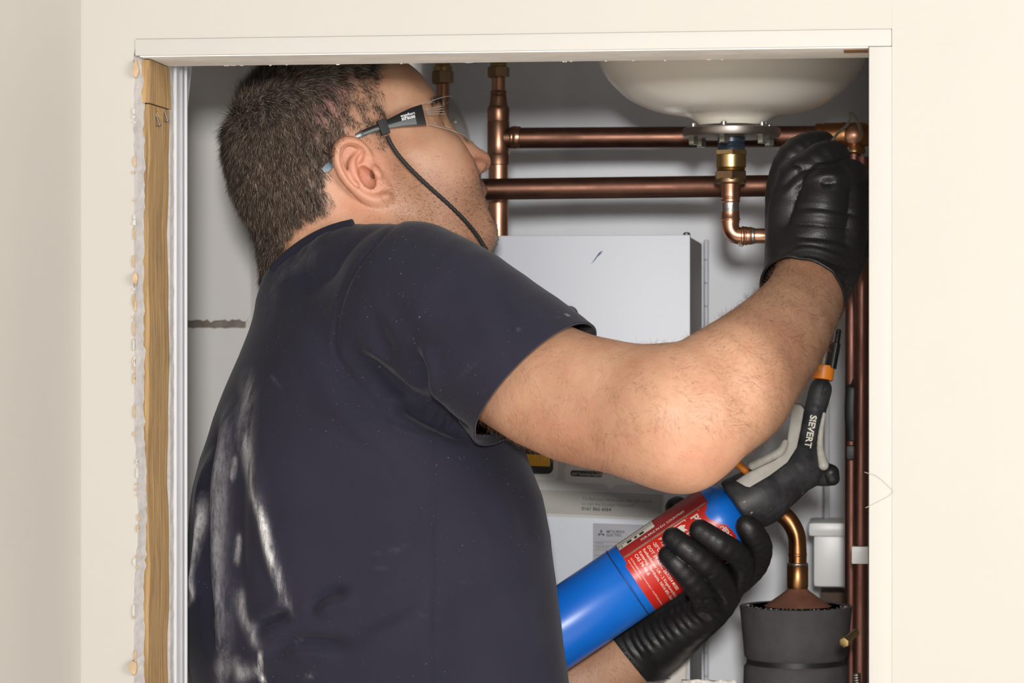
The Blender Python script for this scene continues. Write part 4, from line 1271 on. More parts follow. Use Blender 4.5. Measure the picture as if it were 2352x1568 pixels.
folds = [  # polyline, depth in mm (minus = groove), width px, fade at ends
    ([(927, 500), (882, 537), (821, 611), (789, 676), (774, 745), (770, 802), (793, 847), (838, 900), (895, 962), (968, 994)], -1.7, 5, 0.02),
    ([(915, 505), (872, 540), (808, 614), (776, 680), (761, 748), (757, 806), (782, 855), (828, 912), (888, 976)], 0.5, 8, 0.05),
    ([(780, 806), (838, 827), (907, 880), (952, 925), (1000, 962)], -8.0, 17, 0.3),
    ([(800, 790), (860, 806), (925, 855), (972, 905), (1010, 940)], 4.0, 18, 0.3),
    ([(930, 780), (964, 847), (972, 896), (1000, 945), (1050, 982)], -7.5, 16, 0.35),
    ([(955, 770), (990, 847), (1000, 896), (1030, 940)], 3.5, 16, 0.3),
    ([(890, 941), (930, 936), (993, 966), (1040, 985), (1095, 1012)], -10.0, 16, 0.3),
    ([(870, 925), (930, 915), (985, 945)], 4.0, 13, 0.3),
    ([(880, 960), (930, 990), (990, 1004)], 3.5, 13, 0.3),
    ([(840, 690), (880, 780), (925, 860)], -2.2, 16, 0.4), ([(860, 640), (930, 740), (1000, 860)], -2.0, 24, 0.4),
    ([(700, 700), (752, 800), (830, 940), (930, 1030)], -2.0, 26, 0.4), ([(680, 740), (730, 860), (830, 1000), (960, 1080)], 2.4, 30, 0.4),
    ([(740, 950), (840, 1030), (940, 1075)], -2.2, 22, 0.4),
    ([(1005, 990), (1000, 1100), (990, 1250), (988, 1400), (985, 1640)], -1.5, 5, 0.02),
    ([(572, 1456), (604, 1428), (652, 1412), (680, 1408)], -8.5, 14, 0.35), ([(580, 1430), (620, 1400), (660, 1388)], 4, 16, 0.3),
    ([(700, 1408), (716, 1392), (752, 1364), (812, 1354)], -6.5, 13, 0.35), ([(720, 1420), (760, 1392), (830, 1376)], 4.0, 18, 0.35),
    ([(604, 1516), (652, 1480), (712, 1472), (780, 1480), (830, 1476)], -7.0, 14, 0.35), ([(640, 1510), (700, 1498), (790, 1506)], 4.0, 18, 0.35),
    ([(780, 1446), (860, 1424), (940, 1384), (990, 1340)], -3.2, 20, 0.4), ([(800, 1475), (890, 1450), (980, 1400)], 3.0, 24, 0.4),
    ([(548, 900), (520, 1000), (503, 1130), (502, 1260), (512, 1380), (516, 1450), (500, 1568)], 7.0, 16, 0.15),
    ([(512, 950), (484, 1080), (478, 1220), (480, 1350), (478, 1470)], -8.0, 14, 0.2),
    ([(490, 1010), (465, 1120), (458, 1250), (450, 1340), (430, 1400)], 5.0, 9, 0.2),
    ([(560, 1000), (548, 1150), (552, 1300), (570, 1400)], -3.5, 18, 0.3), ([(585, 1030), (600, 1180), (630, 1300), (668, 1400)], 3.0, 16, 0.3),
    ([(470, 1420), (500, 1500), (560, 1568)], -5.0, 16, 0.3), ([(530, 1500), (545, 1540), (555, 1600)], 4.0, 13, 0.3),
    ([(1150, 1090), (1205, 1180), (1230, 1300)], -2.5, 26, 0.4), ([(1110, 1300), (1190, 1400), (1240, 1560)], 2.4, 30, 0.4),
    ([(1060, 1110), (1090, 1200), (1160, 1300)], 2.0, 26, 0.4),
    ([(1100, 640), (1160, 720), (1180, 800)], -1.6, 24, 0.4), ([(1030, 600), (1120, 760), (1120, 880)], 1.8, 30, 0.4),
]
for Lp, dep, wd, fade in folds:
    d, pos = poly_dist(SP, rr_(Lp))
    fd = np.clip(np.minimum(pos, 1 - pos) / max(fade, 0.01), 0, 1); fd = fd * fd * (3 - 2 * fd)
    disp += 1.5 * dep * 0.001 * np.exp(-(d / wd) ** 2) * fd
disp += 0.0012 * np.sin(SP[:, 0] * 0.021 + SP[:, 1] * 0.013) * np.sin(SP[:, 1] * 0.017 - SP[:, 0] * 0.006)
SV2 = SV + SN * (disp * vis)[:, None]
# dust on the cloth
dust = np.zeros(len(SV))
streaks = [
    ([(572, 1100), (580, 1128), (604, 1192), (620, 1256), (640, 1328), (656, 1380), (672, 1408)], 1.0, 13), ([(556, 960), (566, 1040), (580, 1128), (604, 1192)], 0.50, 20),
    ([(575, 830), (570, 900), (562, 1000), (570, 1090)], 0.30, 26), ([(545, 900), (525, 1000), (510, 1120), (505, 1300), (515, 1450), (500, 1700)], 0.30, 22),
    ([(540, 1040), (535, 1080), (530, 1110)], 0.5, 6), ([(540, 1220), (540, 1285), (545, 1300)], 0.45, 7),
    ([(416, 1425), (424, 1395), (446, 1372), (453, 1300), (462, 1200), (468, 1130)], 0.85, 6), ([(415, 1430), (420, 1400), (440, 1380)], 1.0, 8),
    ([(545, 1340), (560, 1420), (600, 1500)], 0.36, 16), ([(520, 1500), (545, 1540), (600, 1540)], 0.34, 26), ([(600, 1490), (592, 1560)], 0.6, 6), ([(598, 1545), (604, 1568)], 0.9, 6),
    ([(700, 1560), (722, 1545)], 0.45, 5), ([(672, 1475), (690, 1470)], 0.4, 4), ([(480, 1000), (455, 1110), (440, 1200)], 0.3, 10), ([(830, 1310), (900, 1300)], 0.07, 4),
    ([(840, 1275), (920, 1260), (945, 1240)], 0.05, 6), ([(1010, 1330), (1110, 1340)], 0.06, 3), ([(960, 1412), (1010, 1420)], 0.06, 4), ([(1045, 875), (1080, 845), (1110, 820)], 0.07, 4), ([(620, 860), (650, 895)], 0.09, 5),
    ([(505, 1440), (490, 1500)], 0.4, 7),
    ([(600, 760), (640, 640), (760, 560)], 0.10, 26), ([(1240, 728), (1243, 727)], 0.6, 3), ([(1268, 717), (1271, 716)], 0.6, 3), ([(1282, 731), (1285, 730)], 0.6, 3), ([(1296, 722), (1310, 728)], 0.4, 3), ([(1185, 760), (1200, 748)], 0.15, 4),
]
for Lp, a_, wd in streaks:
    d, pos = poly_dist(SP, rr_(Lp)); fd = np.clip(np.minimum(pos, 1 - pos) / 0.22, 0.12, 1); dust = np.maximum(dust, a_ * np.exp(-(d / (0.72 * wd)) ** 2) * fd)
dust = np.clip(dust, 0, 1) ** 1.35 * np.clip(vis * 1.5, 0, 1)

t = NT('navy_cotton')
weave = t.noise(900, 2, 0.5); mott = t.noise(14, 4)
c = t.ramp(mott, [(0.3, srgb(22, 21, 33)), (0.7, srgb(28, 27, 41))])
c = t.mix(t.math('MULTIPLY', weave, 0.30), c, srgb(41, 40, 56))
nz = t.noise(40, 7, 0.72, (2.2, 2.2, 0.35)); nf = t.noise(420, 3, 0.6, (1.4, 1.4, 0.6))
dm = t.math('MULTIPLY', t.attr('dust'), t.ramp(nz, [(0.38, (0.10,) * 3), (0.60, (1.15,) * 3)]))
dm = t.math('MULTIPLY', dm, t.ramp(nf, [(0.25, (0.62,) * 3), (0.6, (1,) * 3)]), True)
spk = t.ramp(t.noise(520, 1, 0.4), [(0.755, (0, 0, 0)), (0.79, (1, 1, 1))])
zone = t.ramp(t.noise(6, 3), [(0.42, (0, 0, 0)), (0.62, (1, 1, 1))])
dm = t.math('ADD', dm, t.math('MULTIPLY', t.math('MULTIPLY', spk, zone), 0.20), True)
c = t.mix(dm, c, srgb(222, 219, 220))
t.base(c); t.set(Roughness=0.88, Sheen_Weight=0.08)
t.b.inputs['Specular IOR Level'].default_value = 0.25
nb2 = t.bump(weave, 0.22, 0.0006)
t.bump(t.noise(55, 4), 0.10, 0.002, nb2)
M_SHIRT = t.m

sh = mesh_np('t_shirt', SV2, SQ, mat=M_SHIRT, parent=man)
fattr(sh, 'dust', dust)
# open the sleeve end, trim the bottom
bm = bmesh.new(); bm.from_mesh(sh.data)
hemc = U(1229, 879, 0.12)
hn = unit(VR * 0.70 - VZ * 0.70 - VD * 0.36)
def cut(bm, co, no, test):
    fs = [f for f in bm.faces if test(f.calc_center_median())]
    geom = list(set(fs) | {e for f in fs for e in f.edges} | {v for f in fs for v in f.verts})
    bmesh.ops.bisect_plane(bm, geom=geom, dist=1e-6, plane_co=Vector(co), plane_no=Vector(no), clear_outer=True)
hx0 = U(1060, 784, 0.1)
SA, SBx = U(1040, 742, 0.165), U(1330, 950, 0.105)
def insleeve(p):
    v = np.array(p) - hemc
    if v @ hn < -0.03: return False
    t_ = np.clip((np.array(p) - SA) @ (SBx - SA) / ((SBx - SA) @ (SBx - SA)), 0, 1.6)
    if np.linalg.norm(np.array(p) - SA - t_ * (SBx - SA)) > 0.1: return False
    return float(torso(np.array([p[:]], np.float32))[0]) > 0.003
cut(bm, hemc, hn, insleeve)
bm.to_mesh(sh.data); bm.free()
md = sh.modifiers.new('cloth', 'SOLIDIFY'); md.thickness = 0.0022; md.offset = -1

# ribbed collar where the shirt meets the neck
SB = BVHTree.FromPolygons([tuple(v) for v in SV2], [tuple(q) for q in SQ.tolist()])
cw = []
for px, py in [(628, 622), (640, 607), (662, 588), (690, 566), (722, 545), (756, 530), (788, 521), (812, 517)]:
    hs = [h for h in (hit(px, py), hit(px, py, SB)) if h is not None]
    if hs:
        hs.sort(key=lambda h: np.linalg.norm(h - CAM)); cw.append(hs[0])
cw = np.array(cw)
for _ in range(2): cw[1:-1] = (cw[:-2] + 2 * cw[1:-1] + cw[2:]) / 4
tube('collar', spline(cw, 8), 0.0062, M_SHIRT, sh, 12, flat=(0.55, 1.0))

# work trousers and boots, standing on the cupboard floor below the picture
hipz = U(880, 1800, 0.255)
tr = [RC(hipz + np.array([-0.055, 0.04, 0.02]), hipz + np.array([0.055, 0.04, 0.02]), 0.108, 0.108, 0.03), RC(hipz + np.array([-0.055, 0.0, 0.02]), hipz + np.array([0.055, 0.0, 0.02]), 0.108, 0.108, 0.03)]
for dy in (-0.015, 0.125):
    h0 = hipz + np.array([0.0, dy * 0.9, -0.06]); kn_ = np.array([hipz[0] + 0.02, 0.255 + dy, 0.46]); an_ = np.array([hipz[0] - 0.02, 0.265 + dy, 0.07])
    tr += [RC(h0, kn_, 0.098, 0.078, 0.03), RC(kn_, an_, 0.078, 0.066, 0.02)]
TV, TQ = polygonise(tr, np.array([hipz[0] - 0.25, 0.0, 0.0]), np.array([hipz[0] + 0.25, 0.52, hipz[2] + 0.16]), 0.008, 0)
mesh_np('trousers', TV, TQ, mat=plain('dark_work_trousers', srgb(40, 40, 44), 0.85, var=0.15, scale=60), parent=man)
for dy in (-0.015, 0.125):
    c0 = np.array([hipz[0] - 0.05, 0.265 + dy, 0.045])
    bt = [RC(c0, c0 + np.array([0.17, -0.005, -0.005]), 0.044, 0.038, 0.02), RC(c0 + np.array([0.01, 0, 0]), c0 + np.array([0.02, 0, 0.06]), 0.045, 0.05, 0.02), FN(lambda p: p[:, 2] - 0.003, 0.004, True)]
    TV, TQ = polygonise(bt, c0 - np.array([0.08, 0.08, 0.06]), c0 + np.array([0.26, 0.08, 0.14]), 0.006, 0)
    mesh_np('boot', TV, TQ, mat=M_BLACK, parent=man)

# ------------------------------------------------------------------ gloves
t = NT('black_nitrile')
dia = t.n('ShaderNodeTexVoronoi', inp={'Scale': 760.0})
t.l(t.coord.outputs['Object'], dia.inputs['Vector'])
wr = t.noise(46, 4, 0.6, (0.55, 0.55, 2.4)); du = t.noise(120, 4, 0.7)
c = t.mix(t.ramp(du, [(0.62, (0, 0, 0)), (0.85, (0.25,) * 3)]), srgb(28, 27, 28), srgb(80, 76, 72))
t.base(c); t.set(Roughness=0.46)
n1 = t.bump(dia.outputs['Distance'], 0.22, 0.0005)
t.bump(wr, 0.18, 0.0024, n1)
M_GLOVE = t.m
def wrinkle(V, Q, lines):
    N_ = vnormals(V, Q); P_ = PX(V); v_ = np.clip((N_ @ -VD) * 3 + 0.6, 0, 1)
    d_ = np.zeros(len(V))
    for L_, dep, wd in lines:
        d, pos = poly_dist(P_, spline(L_, 6)); f = np.clip(np.minimum(pos, 1 - pos) / 0.2, 0, 1)
        d_ += dep * 0.001 * np.exp(-(d / wd) ** 2) * f
    return V + N_ * (d_ * v_)[:, None]
def glove(name, prims, lo, hi, planes, lines, h=0.0019):
    V_, Q_ = polygonise(prims, lo, hi, h, 1)
    V_ = wrinkle(np.asarray(V_, float), Q_, lines)
    o = mesh_np(name, V_, Q_, mat=M_GLOVE, parent=man)
    bm = bmesh.new(); bm.from_mesh(o.data)
    for co, no in planes:
        bmesh.ops.bisect_plane(bm, geom=list(bm.verts) + list(bm.edges) + list(bm.faces), dist=1e-6, plane_co=Vector(co), plane_no=Vector(no), clear_outer=True)
    rim = [e for e in bm.edges if e.is_boundary]
    bm.to_mesh(o.data)
    rv = np.array([(e.verts[0].co[:], e.verts[1].co[:]) for e in rim]).reshape(-1, 3)
    bm.free()
    md = o.modifiers.new('film', 'SOLIDIFY'); md.thickness = 0.0012; md.offset = 1
    # rolled cuff bead
    c0 = rv.mean(0); no = unit(np.array(planes[0][1], float))
    a = unit(np.cross(no, [0.1, 1, 0.2])); b = np.cross(no, a)
    ang = np.arctan2((rv - c0) @ b, (rv - c0) @ a)
    k = np.argsort(ang); ring = rv[k][::max(1, len(k) // 70)]
    ring = np.vstack([ring, ring[:1]])
    tube('cuff_bead', ring, 0.0013, M_GLOVE, o, 8, caps=False)
    return o
fd = unit(U(1765, 785, 0.155) - U(1872, 600, 0.265))
rg = []
rg += chain([(1838, 640, 0.262, 62), (1822, 560, 0.268, 58), (1824, 480, 0.268, 57), (1838, 408, 0.268, 46)], 0.015)
rg += chain([(1860, 640, 0.250, 78), (1876, 560, 0.252, 70), (1886, 490, 0.250, 62), (1898, 425, 0.253, 48)], 0.015)
rg += chain([(1880, 645, 0.262, 70), (1920, 560, 0.262, 64), (1935, 500, 0.264, 56), (1944, 452, 0.270, 46)], 0.015)
rg += chain([(1895, 640, 0.280, 60), (1950, 560, 0.282, 52), (1970, 490, 0.298, 40)], 0.015)
rg += chain([(1812, 620, 0.285, 48), (1800, 520, 0.295, 40), (1800, 430, 0.300, 37), (1822, 362, 0.300, 35), (1860, 336, 0.308, 31), (1890, 330, 0.322, 26)], 0.008)
rg += chain([(1842, 408, 0.266, 44), (1888, 366, 0.272, 37), (1917, 358, 0.292, 31), (1912, 358, 0.325, 25)], 0.006)
rg += chain([(1898, 428, 0.254, 46), (1945, 404, 0.268, 37), (1963, 408, 0.300, 31), (1950, 415, 0.335, 26)], 0.006)
rg += chain([(1944, 455, 0.270, 44), (1978, 436, 0.288, 36), (1990, 445, 0.320, 30), (1975, 450, 0.350, 26)], 0.006)
rg += chain([(1972, 490, 0.298, 38), (1998, 480, 0.318, 30), (1998, 490, 0.350, 25)], 0.006)
rg += chain([(1862, 600, 0.262, 98), (1848, 660, 0.238, 99), (1830, 700, 0.215, 104)], 0.012)
wl_r = [([(1790, 590), (1860, 572), (1950, 600)], 2.0, 5), ([(1785, 604), (1860, 588), (1945, 618)], -2.2, 5), ([(1780, 618), (1850, 603), (1940, 640)], 2.0, 5),
        ([(1820, 480), (1880, 478), (1980, 497)], -1.6, 6), ([(1822, 495), (1890, 492), (1975, 506)], 1.4, 6), ([(1815, 515), (1880, 516), (1960, 525)], -1.6, 5), ([(1822, 545), (1900, 550), (1960, 565)], -1.5, 6), ([(1825, 556), (1900, 562), (1960, 577)], 1.6, 6),
        ([(1790, 440), (1830, 400), (1880, 385), (1940, 385)], -1.8, 7), ([(1795, 455), (1840, 418), (1900, 405), (1960, 412)], 1.6, 7), ([(1820, 378), (1845, 385), (1830, 395)], -2.0, 6), ([(1885, 424), (1905, 420), (1915, 428)], -3.0, 8)]
glove('glove', rg, U(1720, 730, 0.14), U(2030, 270, 0.40), [(U(1846, 672, 0.230), fd)], wl_r)['label'] = 'black glove on the raised hand'
lg = []
lg += chain([(1425, 1512, 0.425, 98), (1500, 1470, 0.415, 83), (1580, 1425, 0.400, 60), (1640, 1378, 0.390, 50), (1680, 1330, 0.382, 36)], 0.015)
lg += chain([(1520, 1470, 0.395, 56), (1590, 1430, 0.375, 44), (1625, 1400, 0.365, 38)], 0.012)
lg += chain([(1682, 1334, 0.372, 36.7), (1704, 1302, 0.335, 27.0), (1694, 1274, 0.306, 25.4), (1652, 1246, 0.288, 24.3), (1608, 1217, 0.289, 22.1)], 0.004)
lg += chain([(1655, 1374, 0.372, 38.9), (1657, 1340, 0.328, 28.1), (1632, 1304, 0.299, 26.5), (1584, 1265, 0.286, 24.8), (1546, 1235, 0.290, 22.1)], 0.004)
lg += chain([(1625, 1402, 0.372, 38.9), (1617, 1374, 0.330, 29.2), (1596, 1338, 0.304, 27.0), (1560, 1299, 0.292, 23.8), (1535, 1275, 0.295, 20.5)], 0.004)
lg += chain([(1700, 1325, 0.380, 32.4), (1732, 1296, 0.352, 29.2), (1744, 1256, 0.330, 27.5), (1726, 1220, 0.315, 25.4), (1714, 1206, 0.312, 21.6)], 0.004)
lg += chain([(1630, 1390, 0.41, 45.4), (1612, 1300, 0.432, 32.4), (1580, 1210, 0.420, 30.2), (1556, 1168, 0.402, 25.9)], 0.010)
wl_l = []
for k in range(24):
    t0 = k / 23
    x, y = 1446 + 176 * t0, 1486 - 102 * t0
    ln_ = 34 + 9 * math.sin(k * 2.1)
    wl_l.append(([(x - 0.42 * ln_ * (1 - 0.4 * t0), y - ln_), (x + 2 * math.sin(k), y), (x + 0.62 * ln_, y + ln_ * 0.8)], (-1.1 if k % 2 else 1.2), 3.4))
wl_l += [([(1600, 1390), (1640, 1372), (1670, 1392)], -2.2, 6), ([(1590, 1405), (1640, 1400), (1660, 1420)], 1.8, 6), ([(1690, 1300), (1712, 1306)], -1.6, 5), ([(1612, 1330), (1640, 1318)], -1.4, 4), ([(1575, 1300), (1600, 1292)], -1.2, 4)]
ldn = -VR * 0.78 - VZ * 0.62
glove('glove', lg, U(1380, 1600, 0.26), U(1810, 1110, 0.475), [(U(1441, 1500, 0.42), ldn)], wl_l)['label'] = 'black glove gripping the torch'

# ------------------------------------------------------------------ safety glasses with a cord
sg = empty('safety_glasses', hw(40, 0, 0), 'clear safety glasses with black arms and a neck cord on the man', 'glasses')
M_ARM = plain('glossy_black', srgb(20, 20, 21), 0.3, var=0.1)
M_ARM2 = plain('soft_grey', srgb(92, 98, 98), 0.5, var=0.06)
M_TIP = plain('blue_grey_rubber', srgb(96, 112, 122), 0.45, var=0.06)
M_CORD = plain('black_cord', srgb(27, 27, 28), 0.7, var=0.2, scale=300)
def strip(name, rows, thick, mat, parent, sgn=1):
    """rows (f, u, r, half height mm): flat bar swept along the side of the head"""
    S = spline(rows, 6); Pm = S[:, :3] * np.array([1, 1, sgn])
    T_ = unit(np.gradient(Pm, axis=0)); out = np.array([0, 0, 1.0 * sgn])
    up = unit(np.cross(out, T_)); up *= np.sign(up[:, 1:2] + 1e-9) ; o_ = unit(np.cross(T_, up)); o_ *= np.sign(o_[:, 2:3] * sgn + 1e-9)
    V_ = []
    for p, u_, w_, h_ in zip(Pm, up, o_, S[:, 3]):
        for a, b in ((0.85, 1), (1, 0.6), (1, -0.6), (0.85, -1), (-1, -1), (-1, 1)):
            V_.append(hw(*(p + u_ * h_ * b + w_ * thick / 2 * a)))
    n = len(Pm); k = 6
    q = [(i * k + j, i * k + (j + 1) % k, (i + 1) * k + (j + 1) % k, (i + 1) * k + j) for i in range(n - 1) for j in range(k)]
    o = mesh_np(name, V_, q, mat=mat, parent=parent, poly=[list(range(k))[::-1], list(range((n - 1) * k, n * k))])
    bm = bmesh.new(); bm.from_mesh(o.data); bmesh.ops.recalc_face_normals(bm, faces=bm.faces); bm.to_mesh(o.data); bm.free()
    o.data.set_sharp_from_angle(angle=math.radians(35))
    return o
def head_r(f, u):
    h = BVH.ray_cast(Vector(hw(f, u, 140)), Vector(-HR), 0.2)
    return hl(np.array(h[0]))[2] if h[0] is not None else 60
def trow(px, py, hh, r=None, lift=2.6):
    f, u = hpx(px, py, r or 72)
    rr = r or max(head_r(f, u) + lift, 60)
    f, u = hpx(px, py, rr)
    return (f, u, rr, hh * 0.43)
arm_rows = [trow(977, 274, 24, 74), trow(955, 279, 21, 76), trow(925, 288, 15, 78), trow(897, 298, 10, 79), trow(868, 309, 7.5, 79), trow(842, 320, 7, 79), trow(822, 332, 6, 77), trow(798, 358, 6, 75), trow(780, 384, 6, 78)]
for sgn in (1, -1):
    ta = strip('temple_arm', arm_rows, 3.0, M_ARM, sg, sgn)
    low = [(f, u - 0.55 * h * (1 if h > 4 else 0.4), r + 0.9, h * 0.36) for f, u, r, h in arm_rows[1:6]]
    strip('grey_inlay', low, 2.2, M_ARM2, ta, sgn)
    strip('ear_tip', [trow(782, 380, 5, 78), trow(775, 389, 7, 80), trow(764, 400, 8, 82), trow(756, 406, 5, 82)], 3.4, M_TIP, ta, sgn)
# printed name on the arm
A0, A1 = arm_rows[2], arm_rows[0]
tam = bpy.data.objects['temple_arm']
TAB = BVHTree.FromPolygons([tam.matrix_world @ v.co for v in tam.data.vertices], [list(p.vertices) for p in tam.data.polygons])
def on_arm(W):
    d = unit(np.array([A1[0] - A0[0], A1[1] - A0[1], 0])); up = np.array([-d[1], d[0], 0])
    out = []
    for x, y in W:
        q = np.array(A0[:3]) + d * x + up * y
        h = TAB.ray_cast(Vector(hw(q[0], q[1], 130)), Vector(-HR), 0.2)[0]
        out.append((np.array(h) if h is not None else hw(*q)) + HR * 0.0004)
    return np.array(out)
mapped('printed_name', [shifted(text_2d('engelbert', 4.0, 0.04), 1.2, 2.4), shifted(text_2d('strauss', 5.2, 0.12), 1.2, -0.9)], on_arm, plain('white_print', srgb(225, 225, 225), 0.5, var=0.02), bpy.data.objects['temple_arm'])
# lens
t = NT('clear_lens')
gl = t.n('ShaderNodeBsdfGlossy'); gl.inputs['Roughness'].default_value = 0.03
tr = t.n('ShaderNodeBsdfTransparent'); tr.inputs['Color'].default_value = (0.93, 0.93, 0.92, 1)
lw = t.n('ShaderNodeLayerWeight'); lw.inputs['Blend'].default_value = 0.5
mx = t.n('ShaderNodeMixShader')
t.l(t.math('ADD', t.math('MULTIPLY', t.math('POWER', lw.outputs['Facing'], 5.0), 0.35), 0.03, True), mx.inputs[0]); t.l(tr.outputs[0], mx.inputs[1]); t.l(gl.outputs[0], mx.inputs[2])
t.l(mx.outputs[0], t.t.nodes['Material Output'].inputs['Surface'])
M_LENS = t.m
nu, nv = 48, 12
V_ = []
f0, u0, r0 = arm_rows[0][:3]
for j in range(nv + 1):
    for i in range(nu + 1):
        a = math.pi * i / nu
        ca, sa = math.cos(a), math.sin(a) ** 0.62
        r_ = r0 * np.sign(ca) * abs(ca) ** 0.80
        top = u0 + 10.5 - 2.5 * sa; bot = u0 - 10.5 - 27 * min(1, sa * 1.15) * (1 - 0.9 * math.exp(-((r_ / 15) ** 2)))
        v = j / nv
        u_ = top + (bot - top) * v
        V_.append(hw(f0 + 1 + (47 - 5 * (v - 0.4) ** 2 * 2) * sa, u_, r_))
q = [(j * (nu + 1) + i, j * (nu + 1) + i + 1, (j + 1) * (nu + 1) + i + 1, (j + 1) * (nu + 1) + i) for j in range(nv) for i in range(nu)]
ls = mesh_np('lens', V_, q, mat=M_LENS, parent=sg)
md = ls.modifiers.new('thickness', 'SOLIDIFY'); md.thickness = 0.0018
M_RIDGE = plain('clear_plastic_edge', srgb(150, 142, 134), 0.2, var=0.05)
W_ = np.array(V_).reshape(nv + 1, nu + 1, 3)
for e, nm in ((W_[0], 'lens_edge'), (W_[-1], 'lens_edge')):
    tube(nm, e, 0.0004, M_RIDGE, ls, 6)
for k in range(4):
    p = [W_[3 + k, 0] + (W_[3 + k, 1] - W_[3 + k, 0]) * 0.2, W_[3 + k, 2], W_[3 + k, 4]]
    tube('lens_ridge', np.array(p) + HR * 0.0006, 0.0004, M_RIDGE, ls, 6)
tube('nose_rest', spline([hw(104, -14, 12), hw(108, -10, 0), hw(104, -14, -12)], 6), 0.0014, M_RIDGE, ls, 8)
# cord clip and cord
cp = trow(888, 304, 10, 80)
bm = bmesh.new(); bm_box(bm, (-0.0045, -0.0075, -0.0030), (0.0045, 0.0075, 0.0030), 0.0012)
ck = from_bm('cord_clip', bm, M_CORD, sg, True, 40)
d_ = unit(np.array(arm_rows[2][:3]) - np.array(arm_rows[4][:3])); xw = unit(HF * d_[0] + HU * d_[1] + HR * d_[2]); zw = HR; yw = np.cross(zw, xw); xw2 = np.cross(yw, zw)
Mx = Matrix(((xw2[0], yw[0], zw[0], 0), (xw2[1], yw[1], zw[1], 0), (xw2[2], yw[2], zw[2], 0), (0, 0, 0, 1))); Mx.translation = Vector(hw(*cp[:3]))
ck.data.transform(sg.matrix_world.inverted() @ Mx)
ck.matrix_parent_inverse = Matrix(); ck.location = (0, 0, 0)
cpts = [(889, 312), (895, 329), (907, 351), (941, 390), (982, 428), (1031, 467), (1074, 508), (1099, 542), (1113, 566), (1124, 590)]
CW = []
for px, py in cpts:
    h = hit(px, py)
    if h is None: h = CW[-1] + (U(px, py, 0.3) - U(px - 12, py - 24, 0.3))
    CW.append(h + unit(CAM - h) * (0.0030 if px > 892 else 0.006))
CW = np.array(CW)
for _ in range(2):
    CW[1:-1] = (CW[:-2] + 2 * CW[1:-1] + CW[2:]) / 4
CW -= VD * 0.0010
CS = spline(CW, 14)
tube('neck_cord', CS, 0.0021 + 0.00022 * np.sin(np.arange(len(CS)) * 2.1), M_CORD, sg, 10)
tube('cord_sleeve', spline([hw(*cp[:3]) + HR * 0.002, CW[1] + HR * 0.0005, CW[1] + (CW[2] - CW[1]) * 0.35], 5), [0.0034] * 6 + [0.0031] * 5, M_CORD, ck, 10)

# ------------------------------------------------------------------ gas torch
GY = 0.34
gs = SCL(1550, 1260, GY)
GA = unit(VR * 0.829 + VZ * 0.559)
def gp(s_, n_=1916.0, Y=GY):
    return U(s_ * 0.829 + n_ * 0.559, -s_ * 0.559 + n_ * 0.829, Y)
G0 = gp(140)
torch = empty('gas_torch', G0, 'blow torch with a blue gas cylinder and a black and grey head held low', 'blow torch')
t = NT('blue_lacquer')
c = t.ramp(t.noise(10, 3), [(0.3, srgb(14, 104, 208)), (0.7, srgb(24, 116, 218))])
sc_ = t.ramp(t.noise(240, 3, 0.7), [(0.74, (0, 0, 0)), (0.77, (1, 1, 1))])
t.base(t.mix(sc_, c, srgb(40, 40, 44))); t.set(Roughness=0.32)
M_BLUE = t.m
R_ = 88 * gs
px2m = lambda v: v * gs
can = lathe('gas_cylinder', [(px2m(a - 140), r * gs) for a, r in ((140, 40), (143, 70), (151, 86), (160, 88), (446, 88), (447.5, 87), (449, 88.8), (451, 88.8), (452.5, 87), (454, 88), (706, 88), (720, 86.5), (734, 80), (748, 68), (758, 56), (766, 44))], G0, GA, M_BLUE, torch, 96, sharp=60)
lathe('seam_ring', [(px2m(448 - 140), R_ * 1.0), (px2m(448.6 - 140), R_ * 1.014), (px2m(450.4 - 140), R_ * 1.014), (px2m(451 - 140), R_ * 1.0)], G0, GA, plain('scuffed_dark_blue', srgb(38, 52, 80), 0.5, var=0.4, scale=200), can, 96)
CN = unit(-VD + GA * float(VD @ GA)); CB = unit(np.cross(GA, CN))                 # towards the camera, and around the can
if CB @ -VZ < 0: CB = -CB
def on_can(lift):
    """x: px around the can (0 = facing the camera, + downwards); y: px along the axis"""
    def fn(W):
        x = W[:, 0] / 88.0; r = R_ + lift
        return G0 + GA * ((W[:, 1] - 140) * gs)[:, None] + (np.cos(x)[:, None] * CN + np.sin(x)[:, None] * CB) * r
    return fn
def can_patch(x0, x1, y0, y1, jag=0.0, n=60, m=10):
    xs = np.linspace(x0, x1, n); rows = []
    top = y1(xs) if callable(y1) else np.full(n, y1); bot = y0(xs) if callable(y0) else np.full(n, y0)
    V_ = np.array([(x, b + (t_ - b) * j / m) for j in range(m + 1) for x, t_, b in zip(xs, top, bot)])
    P_ = [[j * n + i, j * n + i + 1, (j + 1) * n + i + 1, (j + 1) * n + i] for j in range(m) for i in range(n - 1)]
    return (V_, P_)
M_LRED = plain('label_red', srgb(206, 40, 30), 0.35, var=0.06)
M_LDK = plain('label_dark_red', srgb(160, 40, 42), 0.4, var=0.12)
M_LGREY = plain('label_worn', srgb(150, 120, 104), 0.6, var=0.3, scale=200)
M_LW = plain('label_white', srgb(226, 220, 206), 0.45, var=0.06)
jag = rng.normal(0, 1.5, 400)
def torn(xs):
    base = np.interp(xs, [-140, -64, -52, -46, -36, -22, -8, 8, 30, 60, 140], [706, 706, 700, 690, 684, 689, 698, 710, 716, 714, 712])
    return base + np.interp(xs, np.linspace(-140, 140, 400), jag)
lb = mapped('label', [can_patch(-66, 150, lambda x: np.where(x < -46, 474, 468), torn)], on_can(0.0002), M_LRED, can)
mapped('label_overlap', [can_patch(-142, -64, 474, 706, n=22)], on_can(0.00025), M_LDK, can)
